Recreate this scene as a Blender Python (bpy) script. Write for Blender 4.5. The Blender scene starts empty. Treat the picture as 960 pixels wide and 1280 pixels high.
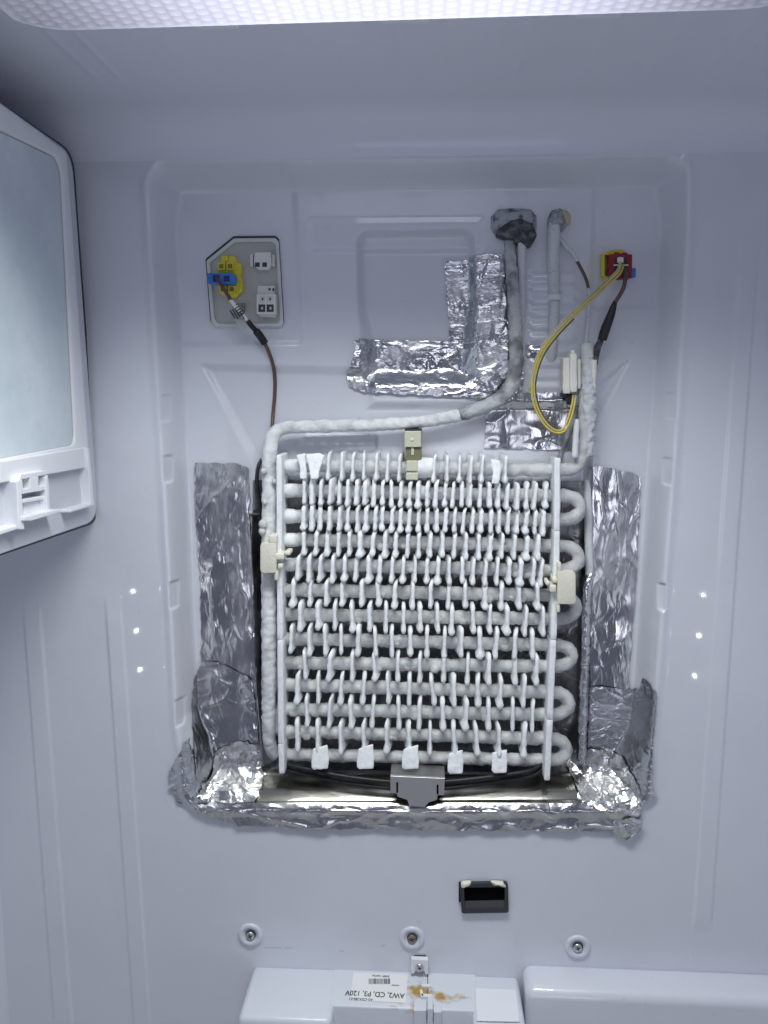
import bpy, bmesh, math, random
import numpy as np
from mathutils import Vector, Matrix, noise as mnoise

random.seed(7); np.random.seed(7)
S = bpy.context.scene
C = S.collection

# ------------------------------------------------------------------ camera
F, CX, CY = 1039.0, 480.0, 640.0
PSI, TH = math.radians(3.0), math.radians(8.1)
CAM = np.array([0.0, -1.04, 1.5])
cam = bpy.data.cameras.new("camera"); co = bpy.data.objects.new("camera", cam); C.objects.link(co)
co.location = CAM; co.rotation_euler = (math.pi/2-TH, 0, PSI)
cam.sensor_fit = 'AUTO'; cam.sensor_width = 36; cam.lens = F/1280*36
cam.clip_start = 0.01; cam.clip_end = 50
S.camera = co
RM = np.array(Matrix.Rotation(PSI, 3, 'Z') @ Matrix.Rotation(math.pi/2-TH, 3, 'X'))

# ------------------------------------------------------------------ world and light
w = bpy.data.worlds.new("World"); S.world = w; w.use_nodes = True
w.node_tree.nodes["Background"].inputs[0].default_value = (0.63, 0.67, 0.92, 1)
w.node_tree.nodes["Background"].inputs[1].default_value = 0.145
S.view_settings.view_transform = 'Standard'; S.view_settings.look = 'None'
S.view_settings.gamma = 1.0; S.view_settings.exposure = 0.30
S.view_settings.use_curve_mapping = False
LED, BOARD = 0.95, 3.3
def area(name, loc, tgt, sx, sy, watts, col):
    l = bpy.data.lights.new(name, 'AREA'); l.shape = 'RECTANGLE'; l.size = sx; l.size_y = sy
    l.energy = watts; l.color = col
    o = bpy.data.objects.new(name, l); C.objects.link(o); o.location = loc
    o.rotation_euler = (Vector(tgt)-Vector(loc)).to_track_quat('-Z', 'Y').to_euler()
    return o
area("room_fill", (0.10, -2.4, 1.12), (0.0, 0, 1.5), 0.8, 0.5, 2.6, (0.86, 0.87, 1.0))  # added fill for light from the room, set low to brighten the ceiling
for sx_ in (-1, 1):       # small LEDs in the two side walls near the front: their glints show on the liner
    for k in range(3):
        l = bpy.data.lights.new("side_led", "POINT"); l.energy = 0.038; l.shadow_soft_size = 0.0035; l.color = (0.95, 0.97, 1.0)
        o = bpy.data.objects.new("side_led", l); C.objects.link(o); o.location = (-0.603+0.004*k, -0.60, 1.098-0.0835*k) if sx_ < 0 else (0.548-0.004*k, -0.60, 1.105-0.0835*k)
S.cycles.caustics_reflective = False
S.cycles.use_denoising = True
S.cycles.max_bounces = 8; S.cycles.diffuse_bounces = 5; S.cycles.glossy_bounces = 4
S.cycles.sample_clamp_indirect = 4.0

# ------------------------------------------------------------------ pixel -> place
def rays(px, py):
    px = np.asarray(px, float); py = np.asarray(py, float)
    d = np.stack([(px-CX)/F, -(py-CY)/F, -np.ones_like(px)], -1)
    return d @ RM.T
def at(px, py, Y=0.0):
    d = rays(px, py); t = (np.asarray(Y)-CAM[1])/d[..., 1]
    return CAM + d*t[..., None]
def at_x(px, py, X):
    d = rays(px, py); t = (X-CAM[0])/d[..., 0]
    return CAM + d*t[..., None]
def at_z(px, py, Z):
    d = rays(px, py); t = (Z-CAM[2])/d[..., 2]
    return CAM + d*t[..., None]
def P(px, py, Y=0.0): return Vector(at(np.float64(px), np.float64(py), Y))
MM = 1.04/F          # about one photo pixel on the wall, in metres

def vnoise(p, s, octv=3):
    out = np.empty(len(p))
    for i, q in enumerate(p):
        out[i] = mnoise.fractal((q[0]*s, q[1]*s, q[2]*s), 1.0, 2.0, octv)
    return out
def sstep(a, b, x):
    t = np.clip((x-a)/(b-a), 0, 1); return t*t*(3-2*t)

# ------------------------------------------------------------------ materials
def mat(name, col, rough=0.5, metal=0.0, spec=0.5, bump=None, mottle=None, coat=0.0, trans=0.0):
    m = bpy.data.materials.new(name); m.use_nodes = True
    n, l = m.node_tree.nodes, m.node_tree.links
    b = n["Principled BSDF"]
    b.inputs["Base Color"].default_value = (*col, 1); b.inputs["Roughness"].default_value = rough
    b.inputs["Metallic"].default_value = metal; b.inputs["Specular IOR Level"].default_value = spec
    b.inputs["Coat Weight"].default_value = coat; b.inputs["Coat Roughness"].default_value = 0.04
    b.inputs["Transmission Weight"].default_value = trans
    tc = n.new("ShaderNodeTexCoord")
    if bump:
        prev = None
        for sc, dist, det in bump:
            t = n.new("ShaderNodeTexNoise"); t.inputs["Scale"].default_value = sc; t.inputs["Detail"].default_value = det
            l.new(tc.outputs["Object"], t.inputs["Vector"])
            bp = n.new("ShaderNodeBump"); bp.inputs["Distance"].default_value = dist; bp.inputs["Strength"].default_value = 1
            l.new(t.outputs["Fac"], bp.inputs["Height"])
            if prev: l.new(prev.outputs["Normal"], bp.inputs["Normal"])
            prev = bp
        l.new(prev.outputs["Normal"], b.inputs["Normal"])
    if mottle:
        prevc = None
        for sc, c2, lo, hi in mottle:
            t = n.new("ShaderNodeTexNoise"); t.inputs["Scale"].default_value = sc; t.inputs["Detail"].default_value = 5
            l.new(tc.outputs["Object"], t.inputs["Vector"])
            r = n.new("ShaderNodeMapRange"); r.inputs["From Min"].default_value = lo; r.inputs["From Max"].default_value = hi
            l.new(t.outputs["Fac"], r.inputs["Value"])
            mx = n.new("ShaderNodeMix"); mx.data_type = 'RGBA'
            if prevc: l.new(prevc.outputs[2], mx.inputs[6])
            else: mx.inputs[6].default_value = (*col, 1)
            mx.inputs[7].default_value = (*c2, 1)
            l.new(r.outputs["Result"], mx.inputs[0]); prevc = mx
        l.new(prevc.outputs[2], b.inputs["Base Color"])
    return m

def foil_mat(name, col, rough, facet, cell, bumpd=0.0006, stretch=(1, 1, 1)):
    m = bpy.data.materials.new(name); m.use_nodes = True
    n, l = m.node_tree.nodes, m.node_tree.links
    b = n["Principled BSDF"]
    b.inputs["Base Color"].default_value = (*col, 1); b.inputs["Metallic"].default_value = 1
    tc = n.new("ShaderNodeTexCoord"); mp = n.new("ShaderNodeMapping")
    mp.inputs["Scale"].default_value = stretch
    l.new(tc.outputs["Object"], mp.inputs["Vector"])
    # warp the lookup so that creases wander
    wn = n.new("ShaderNodeTexNoise"); wn.inputs["Scale"].default_value = cell*0.7; wn.inputs["Detail"].default_value = 2
    l.new(mp.outputs["Vector"], wn.inputs["Vector"])
    wm = n.new("ShaderNodeVectorMath"); wm.operation = 'MULTIPLY_ADD'
    wm.inputs[1].default_value = (0.9/cell,)*3
    l.new(wn.outputs["Color"], wm.inputs[0]); l.new(mp.outputs["Vector"], wm.inputs[2])
    v = n.new("ShaderNodeTexVoronoi"); v.feature = 'F1'; v.inputs["Scale"].default_value = cell
    l.new(wm.outputs["Vector"], v.inputs["Vector"])
    sub = n.new("ShaderNodeVectorMath"); sub.operation = 'SUBTRACT'; sub.inputs[1].default_value = (0.5, 0.5, 0.5)
    l.new(v.outputs["Color"], sub.inputs[0])
    scl = n.new("ShaderNodeVectorMath"); scl.operation = 'SCALE'; scl.inputs["Scale"].default_value = facet
    l.new(sub.outputs["Vector"], scl.inputs[0])
    # crease and fine wrinkle bump
    ve = n.new("ShaderNodeTexVoronoi"); ve.feature = 'DISTANCE_TO_EDGE'; ve.inputs["Scale"].default_value = cell*0.6
    l.new(wm.outputs["Vector"], ve.inputs["Vector"])
    rr = n.new("ShaderNodeMapRange"); rr.inputs["From Max"].default_value = 0.10
    l.new(ve.outputs["Distance"], rr.inputs["Value"])
    b1 = n.new("ShaderNodeBump"); b1.inputs["Distance"].default_value = bumpd; b1.inputs["Strength"].default_value = 0.7
    l.new(rr.outputs["Result"], b1.inputs["Height"])
    t = n.new("ShaderNodeTexNoise"); t.inputs["Scale"].default_value = cell*2.2; t.inputs["Detail"].default_value = 4
    l.new(mp.outputs["Vector"], t.inputs["Vector"])
    b2 = n.new("ShaderNodeBump"); b2.inputs["Distance"].default_value = bumpd*1.6; b2.inputs["Strength"].default_value = 1
    l.new(t.outputs["Fac"], b2.inputs["Height"]); l.new(b1.outputs["Normal"], b2.inputs["Normal"])
    add = n.new("ShaderNodeVectorMath"); add.operation = 'ADD'
    l.new(b2.outputs["Normal"], add.inputs[0]); l.new(scl.outputs["Vector"], add.inputs[1])
    nm = n.new("ShaderNodeVectorMath"); nm.operation = 'NORMALIZE'
    l.new(add.outputs["Vector"], nm.inputs[0]); l.new(nm.outputs["Vector"], b.inputs["Normal"])
    t3 = n.new("ShaderNodeTexNoise"); t3.inputs["Scale"].default_value = cell*0.35; t3.inputs["Detail"].default_value = 4
    l.new(mp.outputs["Vector"], t3.inputs["Vector"])
    r3 = n.new("ShaderNodeMapRange"); r3.inputs["From Min"].default_value = 0.35; r3.inputs["From Max"].default_value = 0.65
    r3.inputs["To Min"].default_value = rough*0.65; r3.inputs["To Max"].default_value = rough*1.5
    l.new(t3.outputs["Fac"], r3.inputs["Value"]); l.new(r3.outputs["Result"], b.inputs["Roughness"])
    return m

LINER = (0.685, 0.704, 0.765)
M = {}
M['liner'] = mat('liner_plastic', LINER, 0.34, spec=0.5, coat=0.9, bump=[(28, 0.0007, 2), (260, 0.00006, 2)],
                 mottle=[(5, (0.645, 0.665, 0.725), 0.42, 0.75), (95, (0.56, 0.565, 0.60), 0.70, 0.80)])
M['side'] = mat('side_liner_plastic', (0.74, 0.755, 0.83), 0.40, spec=0.4, coat=0.2, bump=[(24, 0.0007, 2), (260, 0.00006, 2)])
M['white'] = mat('white_plastic', (0.80, 0.815, 0.85), 0.32, bump=[(300, 0.0001, 2)])
M['box'] = mat('grey_white_box_plastic', (0.58, 0.60, 0.66), 0.35, bump=[(300, 0.0001, 2)])
M['housing'] = mat('housing_plastic', (0.68, 0.71, 0.765), 0.28, bump=[(60, 0.0004, 2), (320, 0.0001, 2)])
M['gasket'] = mat('dark_gasket', (0.03, 0.035, 0.045), 0.5)
M['frost'] = mat('white_frost', (0.80, 0.82, 0.835), 0.75, spec=0.35, bump=[(520, 0.0006, 4), (1500, 0.00015, 2)],
                 mottle=[(90, (0.62, 0.645, 0.665), 0.5, 0.8)])
M['fin'] = mat('frosted_fin', (0.85, 0.865, 0.88), 0.7, spec=0.35, bump=[(620, 0.0004, 3), (1700, 0.00012, 2)],
               mottle=[(160, (0.66, 0.69, 0.71), 0.52, 0.8)])
M['tube'] = mat('icy_tube', (0.61, 0.62, 0.62), 0.55, spec=0.4, bump=[(300, 0.0008, 3), (1100, 0.0002, 3)],
                mottle=[(60, (0.44, 0.445, 0.44), 0.46, 0.72), (150, (0.62, 0.64, 0.65), 0.55, 0.75)])
M['pipe'] = mat('frosted_pipe', (0.77, 0.785, 0.79), 0.7, spec=0.35, bump=[(420, 0.0008, 4), (1500, 0.0002, 2)],
                mottle=[(55, (0.54, 0.55, 0.56), 0.46, 0.68), (500, (0.50, 0.51, 0.52), 0.62, 0.76)])
M['wetpipe'] = mat('half_thawed_pipe', (0.50, 0.515, 0.53), 0.6, spec=0.4, bump=[(420, 0.0007, 4), (1500, 0.0002, 2)],
                   mottle=[(38, (0.20, 0.205, 0.215), 0.46, 0.62), (480, (0.13, 0.135, 0.14), 0.60, 0.72)])
M['snow'] = mat('dusty_frost', (0.62, 0.64, 0.665), 0.8, spec=0.3, bump=[(500, 0.0007, 4)],
                mottle=[(420, (0.30, 0.31, 0.33), 0.60, 0.72)])
M['foil'] = foil_mat('aluminium_foil_tape', (0.62, 0.63, 0.65), 0.22, 0.10, 60, 0.0005, (0.8, 1, 1.25))
M['foil_fine'] = foil_mat('finely_wrinkled_foil', (0.60, 0.61, 0.62), 0.22, 0.045, 60, 0.00026, (1.1, 1, 0.40))
M['foil_bright'] = foil_mat('crumpled_bright_foil', (0.70, 0.70, 0.69), 0.24, 0.36, 60, 0.0006)
M['foil_smooth'] = foil_mat('smooth_foil', (0.66, 0.665, 0.67), 0.22, 0.18, 60, 0.0004, (0.4, 1, 1))
M['tray'] = foil_mat('bright_tray_metal', (0.38, 0.37, 0.325), 0.20, 0.05, 20, 0.0003, (0.25, 1, 1))
M['backing'] = foil_mat('shade_toned_backing_foil', (0.30, 0.305, 0.31), 0.40, 0.16, 60, 0.0005)  # pocket shade put into the colour, darker than the other foils
M['steel'] = mat('brushed_steel', (0.62, 0.62, 0.61), 0.45, metal=1, bump=[(900, 0.0001, 2)])
M['screw'] = mat('screw_steel', (0.60, 0.61, 0.62), 0.35, metal=1)
M['rusty'] = mat('stained_metal', (0.34, 0.32, 0.28), 0.5, metal=0.6, mottle=[(500, (0.12, 0.09, 0.06), 0.45, 0.6)])
M['black'] = mat('black_rubber', (0.012, 0.012, 0.015), 0.42, bump=[(500, 0.0003, 2)])
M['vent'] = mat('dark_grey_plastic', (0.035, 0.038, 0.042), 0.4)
M['void'] = mat('black_duct', (0.003, 0.003, 0.004), 0.9, spec=0.05)
M['foam'] = mat('frosted_black_foam', (0.05, 0.052, 0.06), 0.85, bump=[(420, 0.0014, 4)],
                mottle=[(110, (0.20, 0.21, 0.235), 0.46, 0.70)])
M['foamrind'] = mat('frosted_grey_foam', (0.40, 0.42, 0.46), 0.85, bump=[(420, 0.0009, 4)],
                    mottle=[(95, (0.09, 0.095, 0.105), 0.50, 0.66)])
M['yellow'] = mat('yellow_connector_plastic', (0.70, 0.62, 0.05), 0.4)
M['ywire'] = mat('yellow_wire', (0.62, 0.50, 0.06), 0.42, mottle=[(70, (0.52, 0.47, 0.22), 0.45, 0.7)])
M['clearwire'] = mat('clear_sleeve_wire', (0.50, 0.48, 0.40), 0.4)
M['blue'] = mat('blue_plug_plastic', (0.04, 0.20, 0.62), 0.4)
M['darkblue'] = mat('blue_plug_socket', (0.01, 0.03, 0.16), 0.5)
M['red'] = mat('dark_red_plastic', (0.22, 0.008, 0.022), 0.4)
M['brown'] = mat('brown_wire', (0.11, 0.065, 0.055), 0.45)
M['connwhite'] = mat('ivory_connector_plastic', (0.72, 0.72, 0.69), 0.45, bump=[(300, 0.0003, 2)])
M['frostconn'] = mat('frosted_ivory_plastic', (0.78, 0.77, 0.70), 0.7, bump=[(450, 0.0006, 3)])
M['cream'] = mat('cream_plastic', (0.72, 0.70, 0.60), 0.5, bump=[(260, 0.0006, 3)])
M['plate'] = mat('grey_panel_plastic', (0.47, 0.475, 0.46), 0.4, bump=[(300, 0.0001, 2)])
M['rim'] = mat('light_rim_plastic', (0.64, 0.65, 0.64), 0.35)
M['dark'] = mat('dark_socket', (0.05, 0.05, 0.048), 0.7)
M['amber'] = mat('amber_socket', (0.22, 0.16, 0.02), 0.6)
M['olive'] = mat('olive_strap_plastic', (0.17, 0.165, 0.085), 0.35, spec=0.5)
M['strap'] = mat('pale_strap_plastic', (0.56, 0.56, 0.44), 0.4, bump=[(260, 0.0006, 3)])
M['paper'] = mat('sticker_paper', (0.80, 0.81, 0.80), 0.6)
M['ink'] = mat('black_ink', (0.02, 0.02, 0.022), 0.6)
M['stain'] = mat('rust_brown_stain', (0.42, 0.27, 0.075), 0.5, mottle=[(160, (0.66, 0.58, 0.40), 0.45, 0.62)])
M['tag'] = mat('grey_paper_tag', (0.44, 0.45, 0.44), 0.6)
M['tancam'] = mat('tan_foam', (0.55, 0.50, 0.32), 0.8, bump=[(400, 0.002, 3)])
M['glass'] = mat('frosted_pale_glass', (0.56, 0.65, 0.71), 0.22, spec=0.6, coat=0.4,
                 mottle=[(9, (0.70, 0.78, 0.83), 0.40, 0.66), (60, (0.62, 0.70, 0.725), 0.55, 0.72)])

# LED diffuser: emission carried by a per-vertex strength (the LEDs sit behind the middle of the lens)
dm = bpy.data.materials.new('prismatic_diffuser'); dm.use_nodes = True
_n, _l = dm.node_tree.nodes, dm.node_tree.links
_b = _n["Principled BSDF"]; _b.inputs["Base Color"].default_value = (0.35, 0.36, 0.42, 1); _b.inputs["Roughness"].default_value = 0.25
_a = _n.new("ShaderNodeAttribute"); _a.attribute_name = 'glow'
_mm = _n.new("ShaderNodeMath"); _mm.operation = 'MULTIPLY'; _mm.inputs[1].default_value = LED
_l.new(_a.outputs["Fac"], _mm.inputs[0]); _l.new(_mm.outputs[0], _b.inputs["Emission Strength"])
_b.inputs["Emission Color"].default_value = (0.82, 0.82, 1.0, 1)
M['diffuser'] = dm

# ------------------------------------------------------------------ mesh helpers
def link(o, parent=None):
    C.objects.link(o)
    if parent is not None:
        o.parent = parent
        o.matrix_parent_inverse = parent.matrix_basis.inverted()
    return o
def tag(o, label=None, cat=None, group=None, kind=None):
    if label: o['label'] = label
    if cat: o['category'] = cat
    if group: o['group'] = group
    if kind: o['kind'] = kind
    return o
def empty(name, loc, label, cat, group=None):
    o = bpy.data.objects.new(name, None); o.location = loc; o.empty_display_size = 0.02
    C.objects.link(o); return tag(o, label, cat, group)
def mesh_np(name, v, f, m, parent=None, smooth=True):
    me = bpy.data.meshes.new(name)
    me.from_pydata(np.asarray(v).tolist(), [], np.asarray(f).tolist() if not isinstance(f, list) else f)
    me.update()
    if smooth: me.polygons.foreach_set('use_smooth', [True]*len(me.polygons))
    me.materials.append(m)
    return link(bpy.data.objects.new(name, me), parent)
def from_bm(name, bm, m, parent=None, smooth=False):
    bmesh.ops.recalc_face_normals(bm, faces=bm.faces[:])
    me = bpy.data.meshes.new(name); bm.to_mesh(me); bm.free()
    if smooth: me.polygons.foreach_set('use_smooth', [True]*len(me.polygons))
    me.materials.append(m)
    return link(bpy.data.objects.new(name, me), parent)
def grid_faces(nr, nc, flip=False):
    i = np.arange(nr-1)[:, None]*nc + np.arange(nc-1)[None, :]
    q = np.stack([i, i+1, i+nc+1, i+nc], -1).reshape(-1, 4)
    return q[:, ::-1] if flip else q
def add_prism(bm, pts, vec, bev=0.0, seg=2):
    """closed outline pts (3-D) pushed along vec, edges bevelled"""
    b2 = bmesh.new()
    vs = [b2.verts.new(p) for p in pts]; f = b2.faces.new(vs)
    r = bmesh.ops.extrude_face_region(b2, geom=[f])
    bmesh.ops.translate(b2, verts=[g for g in r['geom'] if isinstance(g, bmesh.types.BMVert)], vec=vec)
    if bev > 0:
        bmesh.ops.bevel(b2, geom=b2.edges[:], offset=bev, segments=seg, profile=0.5, affect='EDGES', clamp_overlap=True)
    t = bpy.data.meshes.new('t'); b2.to_mesh(t); b2.free(); bm.from_mesh(t); bpy.data.meshes.remove(t)
def pbox(bm, x0, y0, x1, y1, Y0, Y1, bev=0.0006, seg=2):
    """box whose front face fills the photo rectangle at distance Y0, running back to Y1"""
    pts = [P(x0, y0, Y0), P(x1, y0, Y0), P(x1, y1, Y0), P(x0, y1, Y0)]
    add_prism(bm, pts, Vector((0, Y1-Y0, 0)), bev, seg)
def pbox_obj(name, rect, Y0, Y1, m, parent=None, bev=0.0006, smooth=False):
    bm = bmesh.new(); pbox(bm, *rect, Y0, Y1, bev); return from_bm(name, bm, m, parent, smooth)
def poly_obj(name, pxs, Y0, Y1, m, parent=None, bev=0.0006, seg=2, smooth=False):
    bm = bmesh.new(); add_prism(bm, [P(x, y, Y0) for x, y in pxs], Vector((0, Y1-Y0, 0)), bev, seg)
    return from_bm(name, bm, m, parent, smooth)
def catmull(pts, step):
    p = np.asarray(pts, float); p = np.vstack([2*p[0]-p[1], p, 2*p[-1]-p[-2]])
    out = []
    for i in range(1, len(p)-2):
        n = max(1, int(np.linalg.norm(p[i+1, :3]-p[i, :3])/step))
        for k in range(n):
            t = k/n
            out.append(0.5*((2*p[i])+(-p[i-1]+p[i+1])*t+(2*p[i-1]-5*p[i]+4*p[i+1]-p[i+2])*t*t
                            +(-p[i-1]+3*p[i]-3*p[i+1]+p[i+2])*t**3))
    out.append(p[-2]); return np.array(out)
def sweep(pts, rad, nseg=12, amp=0.0, nscale=120.0, cap=True, squash=1.0):
    pts = np.asarray(pts); n = len(pts); rad = np.broadcast_to(np.asarray(rad, float), (n,))
    T = np.gradient(pts, axis=0); T /= np.linalg.norm(T, axis=1)[:, None]+1e-12
    a = np.array([0, 1.0, 0]) if abs(T[0][1]) < 0.9 else np.array([1.0, 0, 0])
    N = a-T[0]*a.dot(T[0]); N /= np.linalg.norm(N)
    V = []
    ang = np.arange(nseg)*2*math.pi/nseg
    for i in range(n):
        N = N-T[i]*N.dot(T[i]); N /= np.linalg.norm(N); B = np.cross(T[i], N)
        ring = np.cos(ang)[:, None]*N*squash+np.sin(ang)[:, None]*B
        r = np.full(nseg, rad[i])
        if amp > 0:
            q = pts[i]+ring*rad[i]
            r = r+amp*vnoise(q, nscale, 3)
        V.append(pts[i]+ring*r[:, None])
    V = np.concatenate(V)
    fs = []
    for i in range(n-1):
        for k in range(nseg):
            k2 = (k+1) % nseg
            fs.append((i*nseg+k, i*nseg+k2, (i+1)*nseg+k2, (i+1)*nseg+k))
    if cap:
        fs.append(tuple(range(nseg-1, -1, -1))); fs.append(tuple((n-1)*nseg+k for k in range(nseg)))
    return V, fs
def tube_px(name, pts, r, m, parent=None, step=0.004, nseg=12, amp=0.0, nscale=120., smooth_path=True, rads=None):
    """pts: (photo x, photo y, distance Y)"""
    w3 = np.array([np.append(at(np.float64(x), np.float64(y), Y), 0 if rads is None else rads[i]) for i, (x, y, Y) in enumerate(pts)])
    w3 = catmull(w3, step) if smooth_path else w3
    rr = r if rads is None else w3[:, 3]
    V, f = sweep(w3[:, :3], rr, nseg, amp, nscale)
    return mesh_np(name, V, f, m, parent)
def merge(name, parts, m, parent=None, smooth=True):
    V, Fc, o = [], [], 0
    for v, f in parts:
        V.append(np.asarray(v)); Fc += [tuple(i+o for i in q) for q in f]; o += len(v)
    return mesh_np(name, np.concatenate(V), Fc, m, parent, smooth)
def lathe(prof, n=24):
    """prof: (radius, along -y) -> facing the camera, centre at origin"""
    V, fs = [], []
    for r, h in prof:
        for k in range(n):
            a = 2*math.pi*k/n; V.append((r*math.cos(a), -h, r*math.sin(a)))
    for i in range(len(prof)-1):
        for k in range(n):
            k2 = (k+1) % n; fs.append((i*n+k, i*n+k2, (i+1)*n+k2, (i+1)*n+k))
    fs.append(tuple((len(prof)-1)*n+k for k in range(n)))
    return np.array(V), fs

# ------------------------------------------------------------------ the moulded back wall: y = H(x, z)
def wpoly(pxs, Y): return np.array([[p[0], p[2]] for p in (at(np.float64(x), np.float64(y), Y) for x, y in pxs)])
def inset(poly, r):
    n = len(poly); A = 0.5*sum(poly[i][0]*poly[(i+1) % n][1]-poly[(i+1) % n][0]*poly[i][1] for i in range(n))
    s = 1 if A > 0 else -1
    L = []
    for i in range(n):
        a, b = poly[i], poly[(i+1) % n]; d = (b-a)/np.linalg.norm(b-a); nn = np.array([-d[1], d[0]])*s
        L.append((a+nn*r, d))
    out = []
    for i in range(n):
        (p, d), (q, e) = L[i-1], L[i]
        den = d[0]*e[1]-d[1]*e[0]
        if abs(den) < 1e-6: out.append(q); continue
        t = ((q[0]-p[0])*e[1]-(q[1]-p[1])*e[0])/den; out.append(p+d*t)
    return np.array(out)
def sdpoly(x, z, poly):
    d = np.full(x.shape, 1e9); s = np.ones(x.shape)
    n = len(poly); j = n-1
    for i in range(n):
        ex, ez = poly[j]-poly[i]
        wx, wz = x-poly[i][0], z-poly[i][1]
        t = np.clip((wx*ex+wz*ez)/(ex*ex+ez*ez), 0, 1)
        bx, bz = wx-ex*t, wz-ez*t
        d = np.minimum(d, bx*bx+bz*bz)
        c1 = z >= poly[i][1]; c2 = z < poly[j][1]; c3 = ex*wz > ez*wx
        flip = (c1 & c2 & c3) | (~c1 & ~c2 & ~c3)
        s = np.where(flip, -s, s); j = i
    return s*np.sqrt(d)
FEATS = []
def feat(pxs, Y, r, depth, wid, wid_bottom=None):
    p = inset(wpoly(pxs, Y), r) if r > 0 else wpoly(pxs, Y)
    FEATS.append((p, r, depth, wid, wid_bottom))
RD = 0.044
feat([(181, 199), (864, 191), (859, 300), (848, 500), (833, 700), (821, 860), (808, 1014), (234, 1012), (220, 900), (207, 640), (187, 300)],
     0, 0.030, RD, 0.020, 0.046)
feat([(206, 212), (372, 210), (384, 434), (214, 436)], 0.05, 0.013, 0.0032, 0.010)
feat([(383, 272), (606, 270), (606, 317), (384, 319)], 0.05, 0.006, 0.0018, 0.010)
feat([(444, 287), (594, 285), (600, 486), (449, 486)], 0.05, 0.019, 0.014, 0.010, 0.026)
feat([(738, 205), (846, 203), (838, 389), (733, 391)], 0.05, 0.010, 0.0030, 0.009)
feat([(246, 452), (470, 458), (470, 975), (322, 975), (318, 585)], 0.05, 0.006, 0.007, 0.014)
FEATS[-1] = ([FEATS[-1][0]]+[inset(wpoly(q, 0.05), 0.006) for q in ([(430, 500), (746, 500), (742, 530), (738, 975), (430, 975)], [(690, 512), (800, 434), (742, 540), (735, 600), (690, 600)])],)+FEATS[-1][1:]
feat([(313, 640), (740, 640), (728, 964), (332, 964)], 0.055, 0.004, 0.018, 0.008, 0.034)
for sx, sy in ((210, 510), (213.5, 585), (221, 740), (228.5, 885)):
    feat([(sx-4.5, sy-18), (sx+4.5, sy-18), (sx+5.5, sy+18), (sx-3.5, sy+18)], 0.02, 0.004, 0.005, 0.003)
for sx, sy in ((836, 507), (831, 588), (823, 742)):
    feat([(sx-4.5, sy-18), (sx+4.5, sy-18), (sx+3.5, sy+18), (sx-5.5, sy+18)], 0.02, 0.004, 0.005, 0.003)
COR = wpoly([(655, 335), (722, 335), (722, 492), (655, 492)], 0.06)
BUMPS = [at(np.float64(386+k*15.5), np.float64(553), 0.06) for k in range(6)]
STRIP = inset(wpoly([(376, 541), (472, 541), (474, 566), (376, 566)], 0.06), 0.009)
RIBS = [(wpoly(q, 0), at(np.float64(q[0][0]), np.float64(q[0][1]), 0)[2], f0, f1) for q, f0, f1 in
        (([(26, 745), (51, 745), (96, 1330), (70, 1330)], .06, 0), ([(129, 740), (152, 740), (193, 1330), (169, 1330)], .05, 0), ([(925, 290), (951, 290), (890, 1168), (864, 1168)], .06, .03))]
def H(x, z):
    x = np.asarray(x, float); z = np.asarray(z, float)
    h = np.zeros(x.shape)
    for p, r, dep, wid, wb in FEATS:
        d = -(sdpoly(x, z, p)-r) if not isinstance(p, list) else np.max([-(sdpoly(x, z, q)-r) for q in p], axis=0)
        ww = wid
        if wb is not None:
            zb = p[:, 1].min(); ww = wid+(wb-wid)*sstep(0.10, 0.02, z-zb)
            if dep == RD: ww = ww+0.010*sstep(0.05, 0.0, p[:, 1].max()-z)
        h = h+dep*sstep(0, 1, d/ww)
    m = sstep(0, 0.012, -sdpoly(x, z, COR))
    h = h-0.0026*m*(0.5+0.5*np.sin(z*2*math.pi/0.0155))**0.7
    h = h-0.0022*sstep(0, 0.005, -(sdpoly(x, z, STRIP)-0.009))
    for q, zt_, f0, f1 in RIBS:
        e = sstep(0, f0, zt_-z)
        if f1: e = e*sstep(0, f1, z-q[:, 1].min())
        h = h-0.0017*e*sstep(0, 0.004, -sdpoly(x, z, q))
    for b in BUMPS:
        h = h-0.0014*np.exp(-(((x-b[0])/0.0065)**2+((z-b[2])/0.005)**2))
    # rolled lip that stands a little proud round the recess
    d0 = sdpoly(x, z, FEATS[0][0])-FEATS[0][1]
    h = h-0.0020*np.exp(-((d0-0.001)/0.006)**2)*(0.4+0.6*sstep(1.79, 1.74, z))
    return h
def on_wall(px, py, lift=0.0):
    px = np.asarray(px, float); py = np.asarray(py, float)
    d = rays(px, py); best = np.full(px.shape, np.nan)
    Ys = np.linspace(-0.01, 0.10, 90)
    prev = None
    for Y in Ys:
        t = (Y-CAM[1])/d[..., 1]; q = CAM+d*t[..., None]
        g = Y-H(q[..., 0], q[..., 2])
        if prev is not None:
            hit = np.isnan(best) & (g >= 0)
            fr = np.clip(prev/(prev-g+1e-12), 0, 1)
            best = np.where(hit, Y-(Ys[1]-Ys[0])*(1-fr), best)
        prev = g
    best = np.where(np.isnan(best), 0.08, best)
    t = (best-lift-CAM[1])/d[..., 1]
    return CAM+d*t[..., None]

XL = float(at(np.float64(-70), np.float64(760), 0.0)[0]); XR = float(at(np.float64(1130), np.float64(500), 0.0)[0])
ZC = float(at(np.float64(500), np.float64(141), 0.0)[2]); ZB = 0.42
RF, RL = 0.050, 0.050
def tagw(o): o['kind'] = 'structure'; return o
# back wall
nx, nz = 820, 740
gx = np.linspace(XL+RL, XR-RF, nx)
zf = float(at(np.float64(480), np.float64(1290), 0.0)[2]); gz = np.concatenate([[ZB], np.linspace(zf, ZC-RF, nz-1)])
X, Z = np.meshgrid(gx, gz); Yh = H(X, Z)
bw = tagw(mesh_np('back_wall', np.stack([X, Yh, Z], -1).reshape(-1, 3), grid_faces(nz, nx), M['liner']))
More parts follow.
